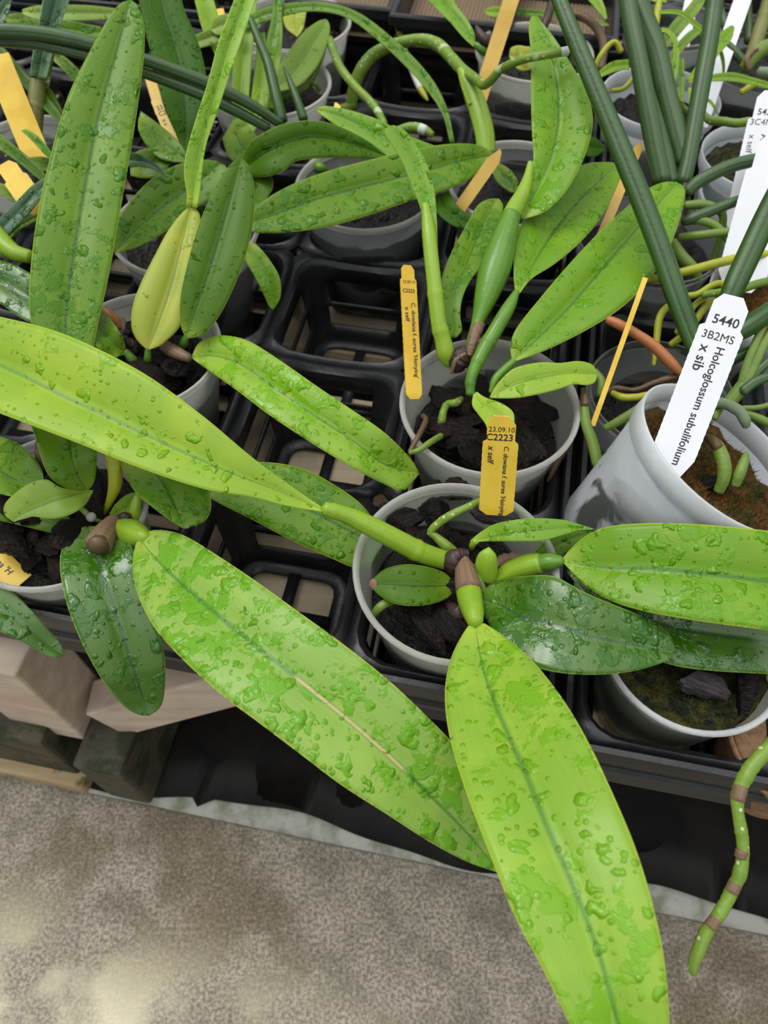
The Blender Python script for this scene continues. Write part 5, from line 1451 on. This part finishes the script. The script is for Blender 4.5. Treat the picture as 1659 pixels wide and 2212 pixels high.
tube(Z_, SHEATH, [(1618, 150, 0.550, 6), (1612, 130, 0.548, 6), (1625, 112, 0.547, 5), (1638, 105, 0.546, 3)], mode='d', name='sheath', n=20, bumpy=0.3)
tube(Z_, ROOTGREY, [(1638, 155, 0.548, 10), (1665, 158, 0.546, 11), (1700, 165, 0.546, 11)], mode='d', n=16)
tube(Z_, ROOTYEL, [(1600, 200, 0.555, 6), (1625, 185, 0.552, 7), (1650, 178, 0.55, 5)], mode='d', n=16)

# root hanging over the bench edge at lower right
D_ = root_at('aerial_root', 'long jointed green root dangling over the bench edge at lower right', 'root', at_d(1680, 1590, 0.300))
dang = tube(D_, ROOT, [(1690, 1580, 0.300, 15), (1659, 1618, 0.298, 16), (1625, 1655, 0.296, 16), (1603, 1692, 0.295, 15), (1593, 1722, 0.294, 15), (1594, 1752, 0.293, 13), (1602, 1800, 0.292, 13), (1605, 1842, 0.291, 13), (1598, 1888, 0.290, 14),
               (1585, 1915, 0.290, 14), (1565, 1955, 0.289, 14), (1543, 1990, 0.288, 13), (1525, 2015, 0.288, 14), (1508, 2055, 0.287, 14), (1498, 2085, 0.287, 12), (1497, 2104, 0.287, 7)],
     mode='d', n=130, bumpy=0.12, nodes=(0.22, 0.42, 0.58, 0.75))
for p, q in (((1600, 1700, 0.2940, 15.5), (1593, 1728, 0.2930, 15.3)), ((1603, 1838, 0.2905, 13.6), (1600, 1852, 0.2903, 13.8)), ((1588, 1910, 0.2893, 14.6), (1580, 1926, 0.2890, 14.4)), ((1547, 1984, 0.2876, 13.8), (1534, 2002, 0.2874, 14.0))):
    tube(dang, SHEATH, [p, q], mode='d', name='joint', n=5, bumpy=0.1)

# ------------------------------------------------------------------ labels
plant_label((1085, 899, 0.335), (1072, 1098, 0.357), 75, LABELYEL, 'yellow printed label standing in the front centre pot', [
    ('23.09.10', -0.36, 0.40, 0.215, False, 0.0, False), ('C2223', -0.42, 0.64, 0.285, False, 0.0, True), ('x self', -0.26, 0.90, 0.25, True, 0.2, True),
    ("C. dowiana f. aurea 'Hsinying'", 0.17, 0.88, 0.195, True, 0.2, True)], mode='d', extra=0.0035)
plant_label((880, 573, 0.405), (894, 850, 0.408), 38, LABELYEL, 'narrow yellow printed label at the left rim of the second pot', [
    ('23.09.10', -0.38, 0.95, 0.23, False, 0.0, False), ('C2223', -0.42, 1.45, 0.29, False, 0.0, True), ('x self', -0.20, 2.35, 0.38, True, 0.0, True),
    ("C. dowiana f. aurea 'Hsinying'", 0.20, 2.1, 0.36, True, 0.0, True)], mode='d', head=True, roll=0.5, extra=0.003)
plant_label((1587, 640, 0.335), (1456, 978, 0.346), 92, LABELWHITE, 'white label printed 5440 in the tilted frosted pot', [
    ('5440', -0.28, 0.60, 0.30, False, 0.0, True), ('3B2MS', -0.39, 0.98, 0.265, False, 0.0, False), ('x sib', -0.21, 1.22, 0.33, True, 0.0, True),
    ('Holcoglossum subulifolium', 0.12, 1.18, 0.268, True, 0.0, True)], mode='d')
plant_label((1672, 196, 0.470), (1608, 470, 0.478), 76, LABELWHITE, 'white printed label at right edge reading 3C4M', [
    ('542', -0.30, 0.60, 0.24, False, 0.0, True), ('3C4M', -0.44, 0.88, 0.24, False, 0.0, False), ('x self', -0.30, 1.22, 0.24, True, 0.0, False), ('Aer', 0.02, 1.20, 0.26, True, 0.0, True)], mode='d')
plant_label((1688, 290, 0.440), (1606, 585, 0.448), 100, LABELWHITE, 'blank white label in front of the printed one at the right edge', mode='d')
plant_label((1618, -40, 0.560), (1520, 240, 0.552), 36, LABELWHITE, 'plain white label standing behind the small strap leaved plant', mode='d', head=False)
plant_label((1500, -30, 0.62), (1480, 70, 0.62), 28, LABELWHITE, 'small white label partly hidden at the top edge behind the strap leaves', mode='d', head=False)
plant_label((1394, 600, 0.393), (1297, 872, 0.400), 11, LABELYEL, 'thin yellow label seen edge on in the very clear pot', mode='d', head=False)
plant_label((1384, 306, 0.490), (1312, 478, 0.480), 20, LABELPALE, 'narrow yellow label with a brown foot behind the big right leaf', mode='d', point=True)
plant_label((1082, 323, 0.480), (1000, 440, 0.492), 27, LABELPALE, 'pale yellow pointed label leaning out of its pot at centre top', mode='d', point=True)
plant_label((1112, -25, 0.555), (1056, 150, 0.572), 33, LABELPALE, 'tall plain yellow label standing in the top pot', mode='d', head=False, extra=0.028)
plant_label((-10, 120, 0.500), (72, 320, 0.505), 56, LABELYEL, 'broad yellow label at the far left edge behind the olive cane', mode='d', head=False)
plant_label((10, 352, 0.455), (60, 424, 0.455), 52, LABELYEL, 'short yellow label tip poking up at the left edge', mode='d', head=True)
plant_label((343, 214, 0.522), (376, 292, 0.518), 36, LABELYEL, 'yellow printed label half hidden behind the dark broad leaf', [
    ('23', -0.35, 0.6, 0.4, False, 0, True), ('C22', -0.38, 1.0, 0.42, False, 0, True), ('x s', -0.2, 1.4, 0.36, True, 0, True)], mode='d', head=False)
plant_label((314, 135, 0.56), (338, 215, 0.555), 22, LABELPALE, 'yellow label end just right of the tall wet leaf', mode='d', head=False)
plant_label((725, 222, 0.555), (735, 260, 0.55), 16, LABELYEL, 'tiny yellow label tip above the middle leaf', mode='d', point=True)
plant_label((835, 440, 0.545), (860, 520, 0.535), 22, LABELPALE, 'yellow label seen through the clear pot under the horizontal leaf', mode='d', point=True)
plant_label((-40, 1180, 0.378), (40, 1256, 0.374), 56, LABELYEL, 'yellow printed label lying at the front of the left edge pot', [
    ("f. aurea 'H", 0.02, 0.15, 0.36, True, 0.2, True)], mode='d', head=False, extra=0.002)
plant_label((470, 20, 0.62), (480, 70, 0.615), 26, LABELYEL, 'yellow label glimpsed at the top edge behind the lime upright leaf', mode='d', head=False)

# ------------------------------------------------------------------ netted seedling trays at the back
def net_tray(u, v, w, l, zt, label, inset=0.004):
    o = at_z(u, v, zt)                      # front left corner of the rim
    root = root_at('seedling_tray', label, 'tray', Vector((o.x, o.y, ZR+zt-0.035)))
    X, Y = TX, TY
    def frame(zz, e):
        return [o + X*(-e) + Y*(-e), o + X*(w+e) + Y*(-e), o + X*(w+e) + Y*(l+e), o + X*(-e) + Y*(l+e)]
    V, F = [], []
    for e, z in ((-0.006, -0.030), (-0.003, -0.002), (0.0, 0.0), (0.003, -0.001), (0.003, -0.010), (-0.002, -0.011), (-0.006, -0.034)):
        for p in frame(0, e):
            V.append(Vector((p.x, p.y, ZR+zt+z)))
    for i in range(6):
        for k in range(4):
            a, b = i*4+k, i*4+(k+1) % 4
            F.append((a, b, b+4, a+4))
    F.append((24, 25, 26, 27))
    t = link_mesh('tray_body', V, F, TRAYMAT, root, flat=True)
    bv = t.modifiers.new('bevel', 'BEVEL')
    bv.width = 0.0012
    V, F = [], []
    def bar(a, b, hw):
        d = (b-a).normalized()
        s = d.cross(TZ)*hw
        q = len(V)
        V.extend([a-s, a+s, b+s, b-s, a-s-TZ*0.0008, a+s-TZ*0.0008, b+s-TZ*0.0008, b-s-TZ*0.0008])
        F.extend([(q, q+1, q+2, q+3), (q+7, q+6, q+5, q+4), (q, q+4, q+5, q+1), (q+1, q+5, q+6, q+2), (q+2, q+6, q+7, q+3), (q+3, q+7, q+4, q)])
    st_ = 0.0034
    b0 = Vector((o.x, o.y, ZR+zt-0.024))
    for i in range(int(w/st_)):
        bar(b0+X*(i*st_)+Y*0.002, b0+X*(i*st_)+Y*(l-0.002), 0.0006)
    for j in range(int(l/st_)):
        bar(b0+X*0.002+Y*(j*st_), b0+X*(w-0.002)+Y*(j*st_), 0.0006)
    link_mesh('net', V, F, NET, root, flat=True)
    return root, o
net_tray(848, 26, 0.096, 0.12, 0.006, 'black seedling tray lined with beige net at the top centre')
net_tray(622, -6, 0.086, 0.12, 0.006, 'black seedling tray with beige net at the top edge left of the other one')
net_tray(1085, 55, 0.090, 0.11, 0.004, 'black seedling tray with beige net behind the tall yellow label')
